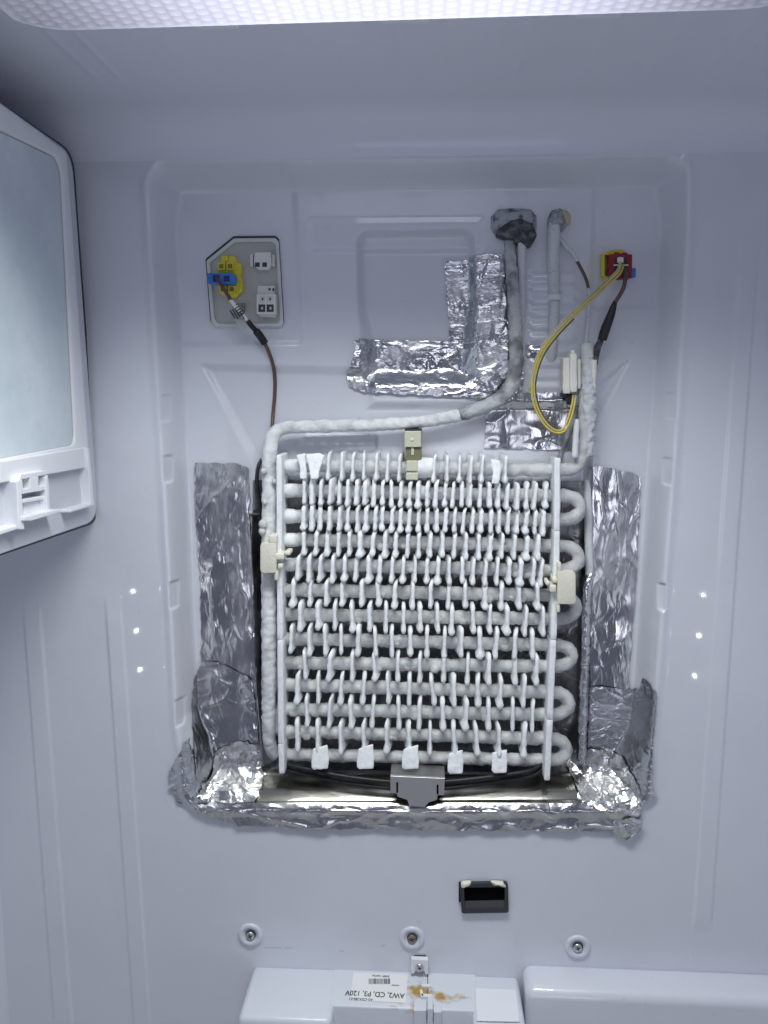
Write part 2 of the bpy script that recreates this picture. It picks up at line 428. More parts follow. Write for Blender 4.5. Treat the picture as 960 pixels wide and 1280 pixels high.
# side walls with rounded corner and low vertical ribs
YF = -0.84
def side_wall(name, X0, sg, R, ribs):
    ang = np.linspace(0, math.pi/2, 60)
    prof = [(X0+sg*R-sg*R*math.sin(a), -R+R*math.cos(a), sg*math.sin(a), -math.cos(a)) for a in ang]
    ys = np.linspace(-R, YF, 330)[1:]
    prof += [(X0, y, sg, 0.0) for y in ys]
    prof = np.array(prof); zz = np.concatenate([np.linspace(ZB, ZC-RF, 160), ZC-RF+RF*np.sin(np.linspace(0.08, math.pi/2, 16))])
    arc = np.concatenate([[0], np.cumsum(np.hypot(np.diff(prof[:, 0]), np.diff(prof[:, 1])))])
    def hit(px, py):
        d = rays(np.float64(px), np.float64(py)); t = (prof[:, 1]-CAM[1])/d[1]
        k = np.argmin(np.abs(CAM[0]+d[0]*t-prof[:, 0])); return arc[k], CAM[2]+d[2]*t[k]
    V = np.zeros((len(zz), len(prof), 3)); R2 = [(hit(*a), hit(*b), w_, am, t0, t1) for a, b, w_, am, t0, t1 in ribs]
    for k, zv in enumerate(zz):
        h = np.full(len(prof), RF-math.sqrt(max(0, RF**2-max(0, zv-(ZC-RF))**2)))
        for (pa, pb, wrib, amp, f0, f1) in R2:
            sl_ = (pb[0]-pa[0])/(pb[1]-pa[1]); sc_ = pa[0]+(zv-pa[1])*sl_
            z0, z1 = (ZB if f0 else pa[1]), pb[1]
            e = sstep(z0-0.02, z0, zv)*sstep(z1+0.012, z1, zv)
            h += amp*e*sstep(wrib/2+0.003, wrib/2-0.001, np.abs(arc-sc_))
        V[k, :, 0] = prof[:, 0]+prof[:, 2]*h; V[k, :, 1] = prof[:, 1]+prof[:, 3]*h; V[k, :, 2] = zv
    return tagw(mesh_np(name, V.reshape(-1, 3), grid_faces(len(zz), len(prof), flip=(sg > 0)), M['side']))
side_wall('left_wall', XL, 1, RL, [])
side_wall('right_wall', XR, -1, RF, [])
# ceiling with rounded back edge and faint moulded ridges
ang = np.linspace(0, math.pi/2, 14)
prof = [(-RF+RF*math.cos(a), ZC-RF+RF*math.sin(a), -math.cos(a), -math.sin(a)) for a in ang]
prof += [(y, ZC, 0, -1) for y in np.linspace(-RF, YF, 120)[1:]]
prof = np.array(prof); xs = np.linspace(XL, XR, 560)
ridge = [(110, 88, .004), (138, 86, .003), (225, 75, .007), (362, 70, .006), (492, 66, .003), (618, 85, .008), (650, 78, .004), (742, 70, .003), (815, 85, .003), (895, 78, .005), (922, 80, .003)]
V = np.zeros((len(prof), len(xs), 3)); hh = np.zeros(len(xs))
for a, b, wd in ridge:
    xr = at_z(np.float64(a), np.float64(b), ZC)[0]; hh += 0.0007*np.exp(-((xs-xr)/wd)**2)
lon = sstep(-0.10, -0.14, prof[:, 0])*sstep(-0.40, -0.34, prof[:, 0])
V[..., 0] = xs[None]; V[..., 1] = prof[:, 0:1]+prof[:, 2:3]*hh[None]*lon[:, None]; V[..., 2] = prof[:, 1:2]+prof[:, 3:4]*hh[None]*lon[:, None]
cl = tagw(mesh_np('ceiling', V.reshape(-1, 3), grid_faces(len(prof), len(xs)), M['side']))
pa, pb = Vector(at_z(np.float64(152.5), np.float64(147), ZC-.0006)), Vector(at_z(np.float64(152), np.float64(153), ZC-.0006))
bm = bmesh.new(); wv = Vector((0.0011, 0, 0)); add_prism(bm, [pa-wv, pa+wv, pb+wv*.6, pb-wv*.6], Vector((0, 0, 0.0004)))
from_bm('scuff_mark', bm, M['ink'], cl)

tagw(mesh_np('compartment_floor', [(XL, 0.001, ZB), (XR, 0.001, ZB), (XR, YF, ZB), (XL, YF, ZB)], [(0, 1, 2, 3)], M['plate'], None, False))

# moulded step at the lower right, part of the liner
bm = bmesh.new()
z0 = P(700, 1212, -0.012).z
xl = P(656, 1225, -0.03).x
pts = [Vector((xl, 0.004, z0)), Vector((XR-0.003, 0.004, z0-0.002)), Vector((XR-0.003, -0.050, z0-0.006)), Vector((xl, -0.050, z0-0.004))]
add_prism(bm, pts, Vector((0, 0, -0.42)), 0.013, 6)
tagw(from_bm('wall_step', bm, M['liner'], None, True))

# ------------------------------------------------------------------ ceiling light
ea = at_z(np.float64(60), np.float64(47), ZC-0.014); eb = at_z(np.float64(955), np.float64(19), ZC-0.014)
yb = float((ea[1]+eb[1])/2); xa = float(at_z(np.float64(12), np.float64(30), ZC-0.014)[0]); xb = float(at_z(np.float64(990), np.float64(18), ZC-0.014)[0])
sl = float((eb[1]-ea[1])/(eb[0]-ea[0]))
LW, LD = xb-xa, 0.23
lt = empty('ceiling_light', ((xa+xb)/2, yb-LD/2, ZC), "wide glowing white ceiling light with a prismatic dimpled diffuser", "light")
nu, nv = 560, 150
u = np.linspace(-1, 1, nu); v = np.linspace(0, 1, nv)
U, Vv = np.meshgrid(u, v)
rc = 0.05
# rounded ends: squeeze depth near the ends
dx = np.clip((np.abs(U)*LW/2-(LW/2-rc))/rc, 0, 1); sq = rc*(1-np.sqrt(1-dx**2*0.999))
XX = (xa+xb)/2+U*LW/2
dep = sq+Vv*(LD-2*sq)
YY = yb+sl*(XX-ea[0])*0.9-dep
pitch = 0.0115
cx_ = XX/pitch; cy_ = dep/pitch+0.5*(np.floor(cx_) % 2)
dim = np.cos(math.pi*((cx_ % 1)-.5))*np.cos(math.pi*((cy_ % 1)-.5))
inside = sstep(0.006, 0.016, np.minimum(np.minimum(dep-sq, LD-sq-dep), LW/2-np.abs(U)*LW/2))
edge = np.minimum(dep-sq, LD-sq-dep)
ZZ = ZC-0.014*sstep(0, 0.008, np.minimum(edge, LW/2-np.abs(U)*LW/2)+0.0005)-0.0022*dim*inside
endf = sstep(0.0, 0.26, LW/2-np.abs(U)*LW/2)
glow = (0.20+0.80*endf)*(1-inside*(0.52-0.28*endf)*(1-dim)**0.8)*(0.75+0.25*sstep(0, 0.01, edge))
dif = mesh_np('diffuser', np.stack([XX, YY, ZZ], -1).reshape(-1, 3), grid_faces(nv, nu), M['diffuser'], lt)
at_ = dif.data.attributes.new('glow', 'FLOAT', 'POINT'); at_.data.foreach_set('value', glow.reshape(-1).astype(np.float32))
# the LED board: its lens throws the light downward in a wide beam
ll = bpy.data.lights.new('led_board', 'AREA'); ll.shape = 'RECTANGLE'; ll.size = LW*0.70; ll.size_y = LD*0.7; ll.energy = BOARD
ll.spread = math.radians(126); ll.color = (0.965, 1.0, 0.985)
lo = bpy.data.objects.new('led_board', ll); C.objects.link(lo); lo.location = ((xa+xb)/2, yb-LD/2, ZC-0.0185)
# lens edge lip with small snap tabs along its back edge
lip = []
for (px0, px1, hgt) in ((252, 300, .003), (478, 535, .003), (712, 766, .003)):
    a = at_z(np.float64(px0), np.float64(40), ZC-0.012); b = at_z(np.float64(px1), np.float64(38), ZC-0.012)
    bm = bmesh.new(); y0 = yb+sl*(a[0]-ea[0])*0.9
    add_prism(bm, [Vector((a[0], y0+0.002, ZC-0.001)), Vector((b[0], y0+0.002, ZC-0.001)), Vector((b[0], y0-0.008, ZC-0.001)), Vector((a[0], y0-0.008, ZC-0.001))], Vector((0, 0, -0.0125)), 0.0015)
    o = from_bm('snap_tab', bm, M['white'], lt)

# ------------------------------------------------------------------ ice compartment door on the left wall
XD = float(at(np.float64(127), np.float64(652), -0.006)[0])
def DX(px, py, X0): return Vector(at_x(np.float64(px), np.float64(py), X0))
def rounded(pts, rads, n=7):
    """round the corners of a 3-D planar outline"""
    out = []; N = len(pts)
    for i in range(N):
        p, a, b, r = pts[i], pts[i-1], pts[(i+1) % N], rads[i]
        if r <= 0: out.append(p); continue
        u1 = (a-p).normalized(); u2 = (b-p).normalized()
        hA = u1.angle(u2)/2; L = r/math.tan(hA); s, e = p+u1*L, p+u2*L
        for k in range(n+1):
            t = k/n; out.append((1-t)**2*s+2*t*(1-t)*p+t*t*e)
    return out
door = empty('ice_compartment_door', DX(60, 400, XL), "white framed ice compartment door with pale frosted glass on the left wall", "door")
def dprism(name, pts, x_back, x_front, m, rads=None, bev=0.0012, seg=2, parent=door, smooth=False):
    q = [Vector((x_back, p.y, p.z)) for p in pts]
    if rads: q = rounded(q, rads)
    bm = bmesh.new(); add_prism(bm, q, Vector((x_front-x_back, 0, 0)), bev, seg)
    return from_bm(name, bm, m, parent, smooth)
yo = -0.60
def outline(X, k):
    a, b = DX(92-k, 190+k, X), DX(125.5-k, 652-k, X)
    zt0, zb0 = DX(0, 128, X), DX(0, 695-k, X)
    return [a, b, ext(b, zb0, yo), ext(a, zt0, yo)]
def ext(a, b, y):   # point on line a-b at depth y
    t = (y-a.y)/(b.y-a.y); return a+(b-a)*t
dprism('body', outline(XD-.014, 0.6), XL+0.004, XD-.014, M['box'], [0.03, 0.035, 0, 0], 0.001)
dprism('gasket', outline(XD-.010, 0), XD-.0138, XD-.010, M['gasket'], [0.03, 0.035, 0, 0], 0.0008)
dprism('cover', outline(XD-.006, 2.0), XD-.0098, XD-.006, M['box'], [0.03, 0.034, 0, 0], 0.0012, 3)
# raised frame: ring around the glass
f_tr, f_br = DX(84, 190, XD), DX(112, 560, XD)
fb0 = DX(0, 594, XD); ft0 = DX(0, 127, XD)
f_tl, f_bl = ext(f_tr, ft0, yo), ext(f_br, fb0, yo)
g_tr, g_br = DX(77, 199, XD), DX(95, 556, XD)
g_t0, g_b0 = DX(0, 162, XD), DX(0, 574, XD)
g_tl, g_bl = ext(g_tr, g_t0, yo), ext(g_br, g_b0, yo)
n_ = 8
fo = rounded([f_tr, f_br, f_bl, f_tl], [0.008, 0.004, 0.004, 0.004], n_); gi = rounded([g_tr, g_br, g_bl, g_tl], [0.022, 0.016, 0.01, 0.01], n_)
def ring_loops(loops):
    b_ = bmesh.new(); L = [[b_.verts.new(q) for q in lp] for lp in loops]; n = len(L[0])
    for a, b in zip(L[:-1], L[1:]):
        for i in range(n):
            j = (i+1) % n; b_.faces.new((a[i], a[j], b[j], b[i]))
    return b_
def lp(pts, X, k):      # same outline at another height, drawn k toward the ring's middle line
    return [Vector((X, p.y+(q.y-p.y)*k, p.z+(q.z-p.z)*k)) for p, q in zip(pts[0], pts[1])]
pr = (fo, gi)
from_bm('frame', ring_loops([lp(pr, XD-.010, 0), lp(pr, XD-.002, 0), lp(pr, XD-.0004, .06), lp(pr, XD, .16), lp(pr, XD, .80), lp(pr, XD-.0006, .93), lp(pr, XD-.002, 1), lp(pr, XD-.010, 1)]), M['white'], door, True)
gp = [g_tr, g_br, g_bl, g_tl]
dprism('glass_panel', [Vector((0, p.y, p.z)) for p in gp], XD-0.009, XD-0.0035, M['glass'], [0.024, 0.018, 0.01, 0.01], 0.0004)
gsk = rounded([Vector((XD-0.0035, p.y, p.z)) for p in gp], [0.023, 0.017, 0.01, 0.01], 10)
gv = np.array(gsk+[gsk[0]]); V_, f_ = sweep(gv, 0.0010, 6); mesh_np('glass_seal', V_, f_, M['tag'], door)
# latch rail under the glass
def rail(p4): return [DX(*p, XD+0.006) for p in p4]
bm = bmesh.new()
def dp(bm, p4, xb, xf, bev=0.001):
    add_prism(bm, [Vector((xb, q.y, q.z)) for q in [DX(*p, xf) for p in p4]], Vector((xf-xb, 0, 0)), bev)
dp(bm, [(0, 577), (109, 559), (111, 584), (0, 604)], XD-0.012, XD+0.002)
dp(bm, [(109, 559), (112, 561), (118, 630), (114, 631)], XD-0.012, XD+0.006)
dp(bm, [(88, 637), (118, 628), (118, 632), (88, 641)], XD-0.012, XD+0.006)
dp(bm, [(0, 663), (24, 655), (24, 661), (0, 669)], XD-0.012, XD+0.006)
from_bm('latch_rail', bm, M['white'], door)
bm = bmesh.new(); dp(bm, [(0, 600), (112, 582), (117, 632), (0, 668)], XD-0.014, XD-0.008, 0.0005)
from_bm('rail_back', bm, M['white'], door)
lat = None
bm = bmesh.new()
# horseshoe latch: two cheeks, a crown with three pockets, a stepped tongue
dp(bm, [(21, 602), (26, 598), (31, 662), (24, 662)], XD-0.010, XD+0.009)
dp(bm, [(57, 596), (61, 598), (63, 641), (59, 642)], XD-0.010, XD+0.009)
for q in ([(26, 593), (58, 588), (60, 593), (24, 600)], [(25, 600), (28, 599), (29, 613), (26, 614)], [(38, 597), (48, 595), (48, 609), (38, 611)],
          [(57, 594), (60, 594), (61, 608), (58, 608)], [(26, 612), (60, 606), (60, 612), (26, 618)]):
    dp(bm, q, XD-0.008, XD+0.008, 0.0006)
lat = from_bm('latch', bm, M['white'], door)
bm = bmesh.new()
dp(bm, [(29, 624), (57, 619), (58, 624), (29, 629)], XD-0.006, XD+0.006, 0.0008)
dp(bm, [(30, 629), (58, 624), (60, 637), (30, 643)], XD-0.006, XD+0.001, 0.0008)
dp(bm, [(30, 646), (75, 636), (76, 640), (40, 651), (30, 651)], XD-0.006, XD+0.012, 0.0008)
from_bm('tongue', bm, M['white'], lat)
pv = DX(14, 634, XD-0.0076)
vv, ff = lathe([(0.0036, 0), (0.0036, 0.0006)], 14); vv = np.stack([vv[:, 1]*-1, vv[:, 0], vv[:, 2]], -1)+np.array(pv)
mesh_np('rail_hole', vv, ff, M['vent'], door, False)

# ------------------------------------------------------------------ aluminium foil sheets that follow the wall
def foil(name, ctrl, nu, nv, m, lift=0.0015, crk=0.0012, nsc=55., jag=1.0, parent=None, fold=None):
    c = np.array(ctrl, float)      # rows x cols x 2 in photo pixels
    R, K, _ = c.shape
    a = np.linspace(0, R-1, nv); b = np.linspace(0, K-1, nu)
    ai = np.minimum(a.astype(int), R-2); bi = np.minimum(b.astype(int), K-2)
    fa = (a-ai)[:, None, None]; fb = (b-bi)[None, :, None]
    g = (c[ai][:, bi]*(1-fa)*(1-fb)+c[ai+1][:, bi]*fa*(1-fb)+c[ai][:, bi+1]*(1-fa)*fb+c[ai+1][:, bi+1]*fa*fb)
    eu = np.minimum(np.arange(nu), nu-1-np.arange(nu))[None, :]; ev = np.minimum(np.arange(nv), nv-1-np.arange(nv))[:, None]
    near = np.exp(-np.minimum(eu, ev)/1.5)
    flat = np.concatenate([g.reshape(-1, 2)/9.0, np.full((nu*nv, 1), hash(name) % 7+len(ctrl)*1.7)], 1)
    jx = vnoise(flat, 1.0, 3).reshape(nv, nu); jy = vnoise(flat+31.3, 1.0, 3).reshape(nv, nu)
    g[..., 0] += jag*jx*near*1.6; g[..., 1] += jag*jy*near*1.6
    p = on_wall(g[..., 0], g[..., 1], lift)
    if fold:      # sheet folded along straight lines, standing in front of the wall
        fy = np.interp(g[..., 1]-0.014*(g[..., 0]-520)*0, [a_[0] for a_ in fold], [a_[1] for a_ in fold])
        p = at(g[..., 0], g[..., 1], np.minimum(fy, p[..., 1]))
    p = p.reshape(-1, 3)
    asp = np.array([1, 1, .38]) if (c[..., 1].max()-c[..., 1].min()) > 1.8*(c[..., 0].max()-c[..., 0].min()) else np.array([.6, 1, 1])
    wq = p*asp+0.004*np.stack([vnoise(p, 40, 2), 0*p[:, 0], vnoise(p+3.1, 40, 2)], -1)
    n1 = np.clip(1-np.abs(vnoise(wq, nsc*0.55, 1))*2.2, 0, 1)**5        # a few sharp creases
    n2 = np.clip(1-np.abs(vnoise(wq*np.array([1, 1, .7])+7.7, nsc*1.5, 1))*2.0, 0, 1)**4
    dsp = crk*(0.55*n1+0.22*n2+0.9*vnoise(p, nsc*0.5, 2))*1.1
    p[:, 1] -= np.maximum(dsp, -lift*0.7)
    return mesh_np(name, p, grid_faces(nv, nu), m, parent)
FG = "aluminium foil tapes round the coil pocket"
tray = foil('backing_sheet', [[(316, 600), (530, 600), (737, 602)], [(314, 780), (530, 780), (735, 780)], [(330, 962), (530, 964), (728, 966)]],
            90, 80, M['backing'], 0.0016, 0.0008, 30, 0.3)
tag(tray, "dull dark metal sheet lining the pocket behind the frosted coil", "metal sheet")
t = foil('foil_tape', [[(243, 578), (262, 579), (290, 579), (303, 582), (311, 585)], [(244, 640), (264, 640), (293, 640), (304, 642), (313, 644)],
         [(249, 700), (266, 700), (296, 700), (306, 700), (316, 700)], [(251, 760), (268, 760), (298, 760), (308, 760), (317, 760)],
         [(252, 830), (270, 830), (298, 830), (308, 830), (319, 830)], [(262, 880), (276, 880), (300, 880), (311, 880), (322, 880)],
         [(270, 955), (284, 955), (304, 955), (316, 955), (326, 955)]], 60, 220, M['foil_fine'], 0.0020, 0.0015, 52)
tag(t, "long dark grey foil tape running down the left side of the coil", "foil tape", FG)
t = foil('foil_tape', [[(254, 826), (264, 826), (282, 832), (296, 840), (310, 846)], [(244, 845), (256, 845), (276, 848), (296, 850), (316, 850)],
         [(241, 880), (254, 880), (276, 880), (298, 880), (319, 880)], [(242, 930), (256, 930), (278, 930), (302, 930), (323, 930)],
         [(246, 975), (260, 975), (280, 972), (302, 970), (325, 968)]], 60, 110, M['foil_fine'], 0.0042, 0.0018, 52)
tag(t, "short wrinkled foil tape lapped over the lower end of the left strip", "foil tape", FG)
t = foil('foil_tape', [[(236, 922), (237, 926), (241, 936)], [(212, 962), (228, 956), (247, 952)], [(213, 985), (230, 985), (252, 984)],
         [(222, 1003), (238, 1003), (262, 1000)], [(250, 1018), (262, 1014), (284, 1006)], [(292, 1027), (300, 1020), (318, 1006)]], 40, 90, M['foil'], 0.0035, 0.0018, 70, 1.8)
tag(t, "torn foil flap curling around the lower left corner of the recess", "foil tape", FG)
t = foil('foil_tape', [[(735, 583), (752, 583), (770, 586), (786, 590), (801, 596)], [(738, 640), (752, 640), (768, 645), (782, 650), (798, 660)],
         [(740, 720), (753, 720), (766, 720), (780, 725), (795, 730)], [(738, 790), (751, 790), (764, 790), (777, 792), (790, 794)],
         [(736, 862), (748, 862), (760, 862), (772, 862), (785, 862)]], 60, 160, M['foil_fine'], 0.0020, 0.0015, 52)
tag(t, "long dark foil tape running down the right side of the coil", "foil tape", FG)
t = foil('foil_tape', [[(732, 858), (752, 858), (772, 860), (786, 862), (799, 861), (803, 847), (808, 850), (820, 866)],
         [(732, 890), (752, 890), (772, 890), (785, 890), (796, 890), (803, 892), (811, 895), (819, 900)],
         [(730, 935), (750, 935), (770, 935), (784, 935), (794, 935), (800, 935), (808, 935), (816, 935)],
         [(726, 975), (746, 975), (766, 975), (780, 975), (792, 975), (800, 975), (808, 975), (815, 975)],
         [(722, 1000), (742, 1000), (764, 1000), (780, 1002), (792, 1004), (802, 1006), (810, 1004), (820, 996)]], 80, 110, M['foil'], 0.0040, 0.0012, 55)
tag(t, "broad notched foil tape folded over the lower right recess corner", "foil tape", FG)
# tray and bottom strip
t = foil('drip_tray', [[(326, 958), (430, 966), (530, 968), (640, 968), (726, 966)], [(322, 980), (430, 984), (530, 986), (640, 986), (730, 984)],
         [(318, 1000), (430, 1004), (530, 1006), (640, 1006), (734, 1002)], [(316, 1010), (430, 1013), (530, 1014), (640, 1014), (738, 1010)]],
         180, 70, M['tray'], 0.0030, 0.0003, 18, 0.2, fold=[(955, .052), (966, .0385), (968, .037), (973, .0335), (986, .0172), (987, .0162), (992, .0128), (1003, .0005), (1014, -.008)])
tag(t, "shiny sloping metal drip tray below the coil", "drip tray")
t = foil('foil_tape', [[(262, 1000), (300, 1003), (400, 1006), (520, 1007), (640, 1006), (740, 1003), (790, 1002)],
         [(258, 1010), (300, 1014), (400, 1017), (520, 1018), (640, 1018), (740, 1016), (798, 1014)],
         [(256, 1017), (300, 1023), (400, 1027), (520, 1028), (640, 1028), (740, 1028), (800, 1026)],
         [(262, 1022), (300, 1032), (400, 1036), (520, 1037), (640, 1037), (740, 1040), (796, 1034)]], 260, 44, M['foil_fine'], 0.0055, 0.0022, 60, 1.3)
tag(t, "long crinkled foil strip along the bottom lip below the drip tray", "foil tape", FG)
t = foil('foil_tape', [[(272, 936), (290, 930), (308, 926), (326, 934)], [(266, 955), (284, 952), (304, 948), (328, 952)], [(264, 970), (284, 968), (306, 968), (329, 972)],
         [(252, 988), (280, 986), (306, 985), (324, 988)], [(248, 1002), (280, 1003), (300, 1004), (318, 1004)]], 60, 60, M['foil_bright'], 0.0065, 0.0030, 60, 1.5)
tag(t, "bright crumpled foil patch in the lower left pocket corner", "foil tape", FG)
t = foil('foil_tape', [[(718, 938), (738, 936), (760, 936), (776, 944)], [(708, 955), (734, 956), (762, 960), (790, 968)], [(718, 976), (740, 978), (766, 980), (798, 984)],
         [(726, 992), (744, 994), (770, 998), (804, 998)], [(728, 1004), (750, 1010), (772, 1014), (800, 1012)], [(768, 1016), (772, 1030), (780, 1040), (798, 1032)]], 60, 70, M['foil_bright'], 0.0065, 0.0032, 60, 1.5)
tag(t, "bright crumpled foil patch in the lower right pocket corner", "foil tape", FG)
t = foil('foil_tape', [[(766, 1026), (782, 1024), (802, 1022)], [(767, 1036), (783, 1038), (803, 1034)], [(772, 1048), (782, 1050), (796, 1043)]], 26, 24, M['foil'], 0.008, 0.004, 80, 2)
tag(t, "small wadded foil scrap hanging off the lower right corner", "foil tape", FG)
# upper tapes
UG = "aluminium foil tapes on the panel above the coil"
t = foil('foil_tape', [[(556, 327), (576, 326), (598, 319), (622, 317), (633, 319)], [(558, 365), (578, 366), (602, 366), (622, 366), (634, 366)],
         [(561, 400), (580, 400), (604, 400), (624, 400), (636, 400)], [(563, 445), (584, 445), (606, 445), (626, 445), (642, 445)], [(565, 496), (586, 497), (608, 498), (628, 498), (646, 492)]],
         60, 120, M['foil'], 0.0022, 0.0016, 70)
tag(t, "upright silver foil tape left of the suction pipe", "foil tape", UG)
t = foil('foil_tape', [[(444, 424), (460, 424), (500, 426), (540, 426), (580, 427), (612, 426), (646, 428)], [(442, 445), (456, 446), (500, 448), (540, 448), (580, 448), (612, 448), (650, 450)],
         [(434, 466), (452, 468), (500, 470), (540, 470), (580, 470), (612, 470), (656, 470)], [(437, 482), (454, 484), (500, 486), (540, 488), (580, 488), (612, 488), (654, 485)],
         [(450, 489), (468, 491), (500, 493), (540, 495), (580, 497), (612, 498), (646, 490)]], 150, 60, M['foil'], 0.0042, 0.0018, 70, 1.2)
tag(t, "long crinkled silver foil tape lying across the middle panel", "foil tape", UG)
t = foil('foil_tape', [[(609, 494), (640, 492), (680, 490), (700, 491), (718, 493)], [(608, 515), (640, 515), (680, 515), (700, 515), (718, 515)],
         [(606, 545), (640, 545), (680, 546), (700, 546), (718, 546)], [(605, 559), (640, 561), (680, 562), (700, 562), (717, 563)]], 80, 60, M['foil_fine'], 0.0022, 0.0016, 60)
tag(t, "low foil tape behind the yellow wire loop", "foil tape", UG)
t = foil('foil_tape', [[(654, 431), (664, 430), (676, 432)], [(653, 438), (664, 438), (676, 438)], [(655, 447), (664, 446), (675, 446)]], 20, 16, M['foil_fine'], 0.0025, 0.001, 60)
tag(t, "little foil scrap between the suction pipe and the yellow wire", "foil tape", UG)

# ------------------------------------------------------------------ the frosted evaporator coil
YC, YFN = 0.026, 0.002
ROWL = [582, 613, 645, 674, 705, 737, 768, 798, 828, 856, 886, 914, 943]
ROWR = [588, 620, 650, 682, 713, 744, 774, 806, 833, 865, 893, 923, 950]
coil = empty('evaporator_coil', P(520, 960, YC), "frost covered evaporator coil of stacked tubes and white fins", "evaporator coil")
XLE, XRE = 357, 700
path = [(734, 430, 0.028), (732.5, 470, 0.024), (731.5, 500, 0.022), (731, 530, 0.022), (730, 556, 0.024), (726, 574, 0.026), (717, 585, YC), (704, 588, YC)]
xr_row = lambda i: 700-16*(i/12.0)
for i in range(13):
    if i % 2 == 0:      # travelling left
        xs0, ys0, xs1, ys1 = xr_row(i), ROWR[i], XLE+1, ROWL[i]
    else:
        xs0, ys0, xs1, ys1 = XLE+1, ROWL[i], xr_row(i), ROWR[i]
    for k in range(24):
        t_ = k/23; path.append((xs0+(xs1-xs0)*t_, ys0+(ys1-ys0)*t_, YC))
    if i < 12:
        yn = ROWL[i+1] if i % 2 == 0 else ROWR[i+1]; yy0 = ROWL[i] if i % 2 == 0 else ROWR[i]
        r_ = (yn-yy0)/2; s_ = -1 if i % 2 == 0 else 1
        ex = (1.45 if i > 7 else 1.6) if s_ > 0 else 0.75
        for k in range(1, 8):
            a = math.pi*k/8; path.append((xs1+s_*r_*math.sin(a)*ex+s_*3, yy0+r_-r_*math.cos(a), YC))
rads = []
for i, q in enumerate(path):
    rads.append(8.5*MM)
tube_px('tube', path, 0, M['tube'], coil, 0.0035, 16, 0.0021, 140., True, rads)
# header and suction pipe
hp = [(345, 944, YC+.002), (339, 935, YC-.002), (336, 915, YC-.008), (336, 850, YC-.012), (336, 760, YC-.012), (336, 690, YC-.012), (337, 620, YC-.012), (337, 580, YC-.010), (338, 558, YC-.008),
      (342, 544, YC-.006), (353, 536, YC-.004), (375, 533.5, YC-.004), (420, 532.5, YC-.002), (474, 531, YC), (528, 527, YC), (575, 519, YC), (612, 506, YC), (634, 490, YC), (644, 466, YC), (645, 430, YC), (642, 370, YC+.004),
      (639, 330, YC+.010), (637, 300, YC+.018), (637, 284, YC+.03)]
hr = [8.8]*3+[9.6]*5+[9.2, 8.8, 8.4, 8.2, 8.0, 7.8, 7.8, 8.2, 9.0, 9.2, 9.0, 8.6, 7.8, 7.2, 6.8, 6.6]
hp, hr = np.array(hp), np.array(hr)*MM
k_ = 15
tube_px('header_pipe', hp[:k_+1].tolist(), 0, M['pipe'], coil, 0.0025, 20, 0.0014, 150., True, hr[:k_+1])
tube_px('suction_pipe', hp[k_-0:].tolist(), 0, M['wetpipe'], coil, 0.0025, 20, 0.0016, 190., True, hr[k_:])
# ice beads on the header pipe
for bx, by, br in ((329.5, 589, 4), (329, 655, 6), (328, 664, 5), (343, 602, 3.5), (331, 628, 3)):
    V_, f_ = sweep(np.array([P(bx, by-br, 0.006), P(bx, by-br*.5, 0.004), P(bx, by, 0.0035), P(bx, by+br*.6, 0.004), P(bx, by+br*1.1, 0.006)]), np.array([.3, .85, 1, .8, .25])*br*MM, 10)
    mesh_np('ice_bead', V_, f_, M['tube'], coil)
# side plates, seen edge on
def side_plate(pts, th, dep):
    bm = bmesh.new()
    for i in range(len(pts)-1):
        (x0, y0), (x1, y1) = pts[i], pts[i+1]
        add_prism(bm, [P(x0-th, y0, YFN-.004), P(x0+th, y0, YFN-.004), P(x1+th, y1, YFN-.004), P(x1-th, y1, YFN-.004)], Vector((0, dep, 0)), 0.0016, 2)
    return bm
def frosty(name, bm, m, parent, amp=0.0008, sub=2):
    bmesh.ops.triangulate(bm, faces=[f for f in bm.faces if len(f.verts) > 4])
    bmesh.ops.subdivide_edges(bm, edges=[e for e in bm.edges if e.calc_length() > 0.004], cuts=sub, use_grid_fill=True)
    bm.normal_update()
    for v_ in bm.verts: v_.co += v_.normal*amp*mnoise.fractal(v_.co*230, 1.0, 2.0, 3)
    return from_bm(name, bm, m, parent, True)
frosty('side_plate', side_plate([(348.5, 569), (349, 700), (350, 800), (351, 930), (352, 968)], 3.6, 0.05), M['fin'], coil, .0008, 9)
frosty('side_plate', side_plate([(697, 573), (696.5, 664), (695, 720), (692, 800), (687.5, 900), (684, 976)], 3.8, 0.05), M['fin'], coil, .0008, 9)
# fins: several frosted variants shared by every fin
def fin_mesh(k, hook, bulb, thick=2.45):
    rnd = random.Random(k); nl, nr = 11, 12
    V, fs = [], []
    D = 0.042
    for i in range(nl):
        z = 0.5-i/(nl-1); zs = z*0.034
        th = (thick+0.25*math.sin(i*1.7+k))*MM*(1+bulb*sstep(-0.22, -0.42, z)*0.9)
        if i in (0, nl-1): th *= 0.55
        off = hook*0.004*max(0, (z-0.3)/0.2)**2
        yf = 0.0+0.003*max(0, (z-0.34)/0.16)**2-(bulb*0.0016 if z < -0.3 else 0)
        for j in range(nr):
            a = 2*math.pi*j/nr; c, s = math.cos(a), math.sin(a)
            x = th*np.sign(c)*abs(c)**0.45; y = D/2+(D/2)*np.sign(s)*abs(s)**0.25
            x += (rnd.random()-.5)*0.0009
            V.append((x+off, yf+y, zs))
    for i in range(nl-1):
        for j in range(nr):
            j2 = (j+1) % nr; fs.append((i*nr+j, i*nr+j2, (i+1)*nr+j2, (i+1)*nr+j))
    fs.append(tuple(range(nr-1, -1, -1))); fs.append(tuple((nl-1)*nr+j for j in range(nr)))
    me = bpy.data.meshes.new('fin'); me.from_pydata([tuple(map(float, q)) for q in V], [], fs); me.update()
    me.polygons.foreach_set('use_smooth', [True]*len(me.polygons)); me.materials.append(M['fin']); return me
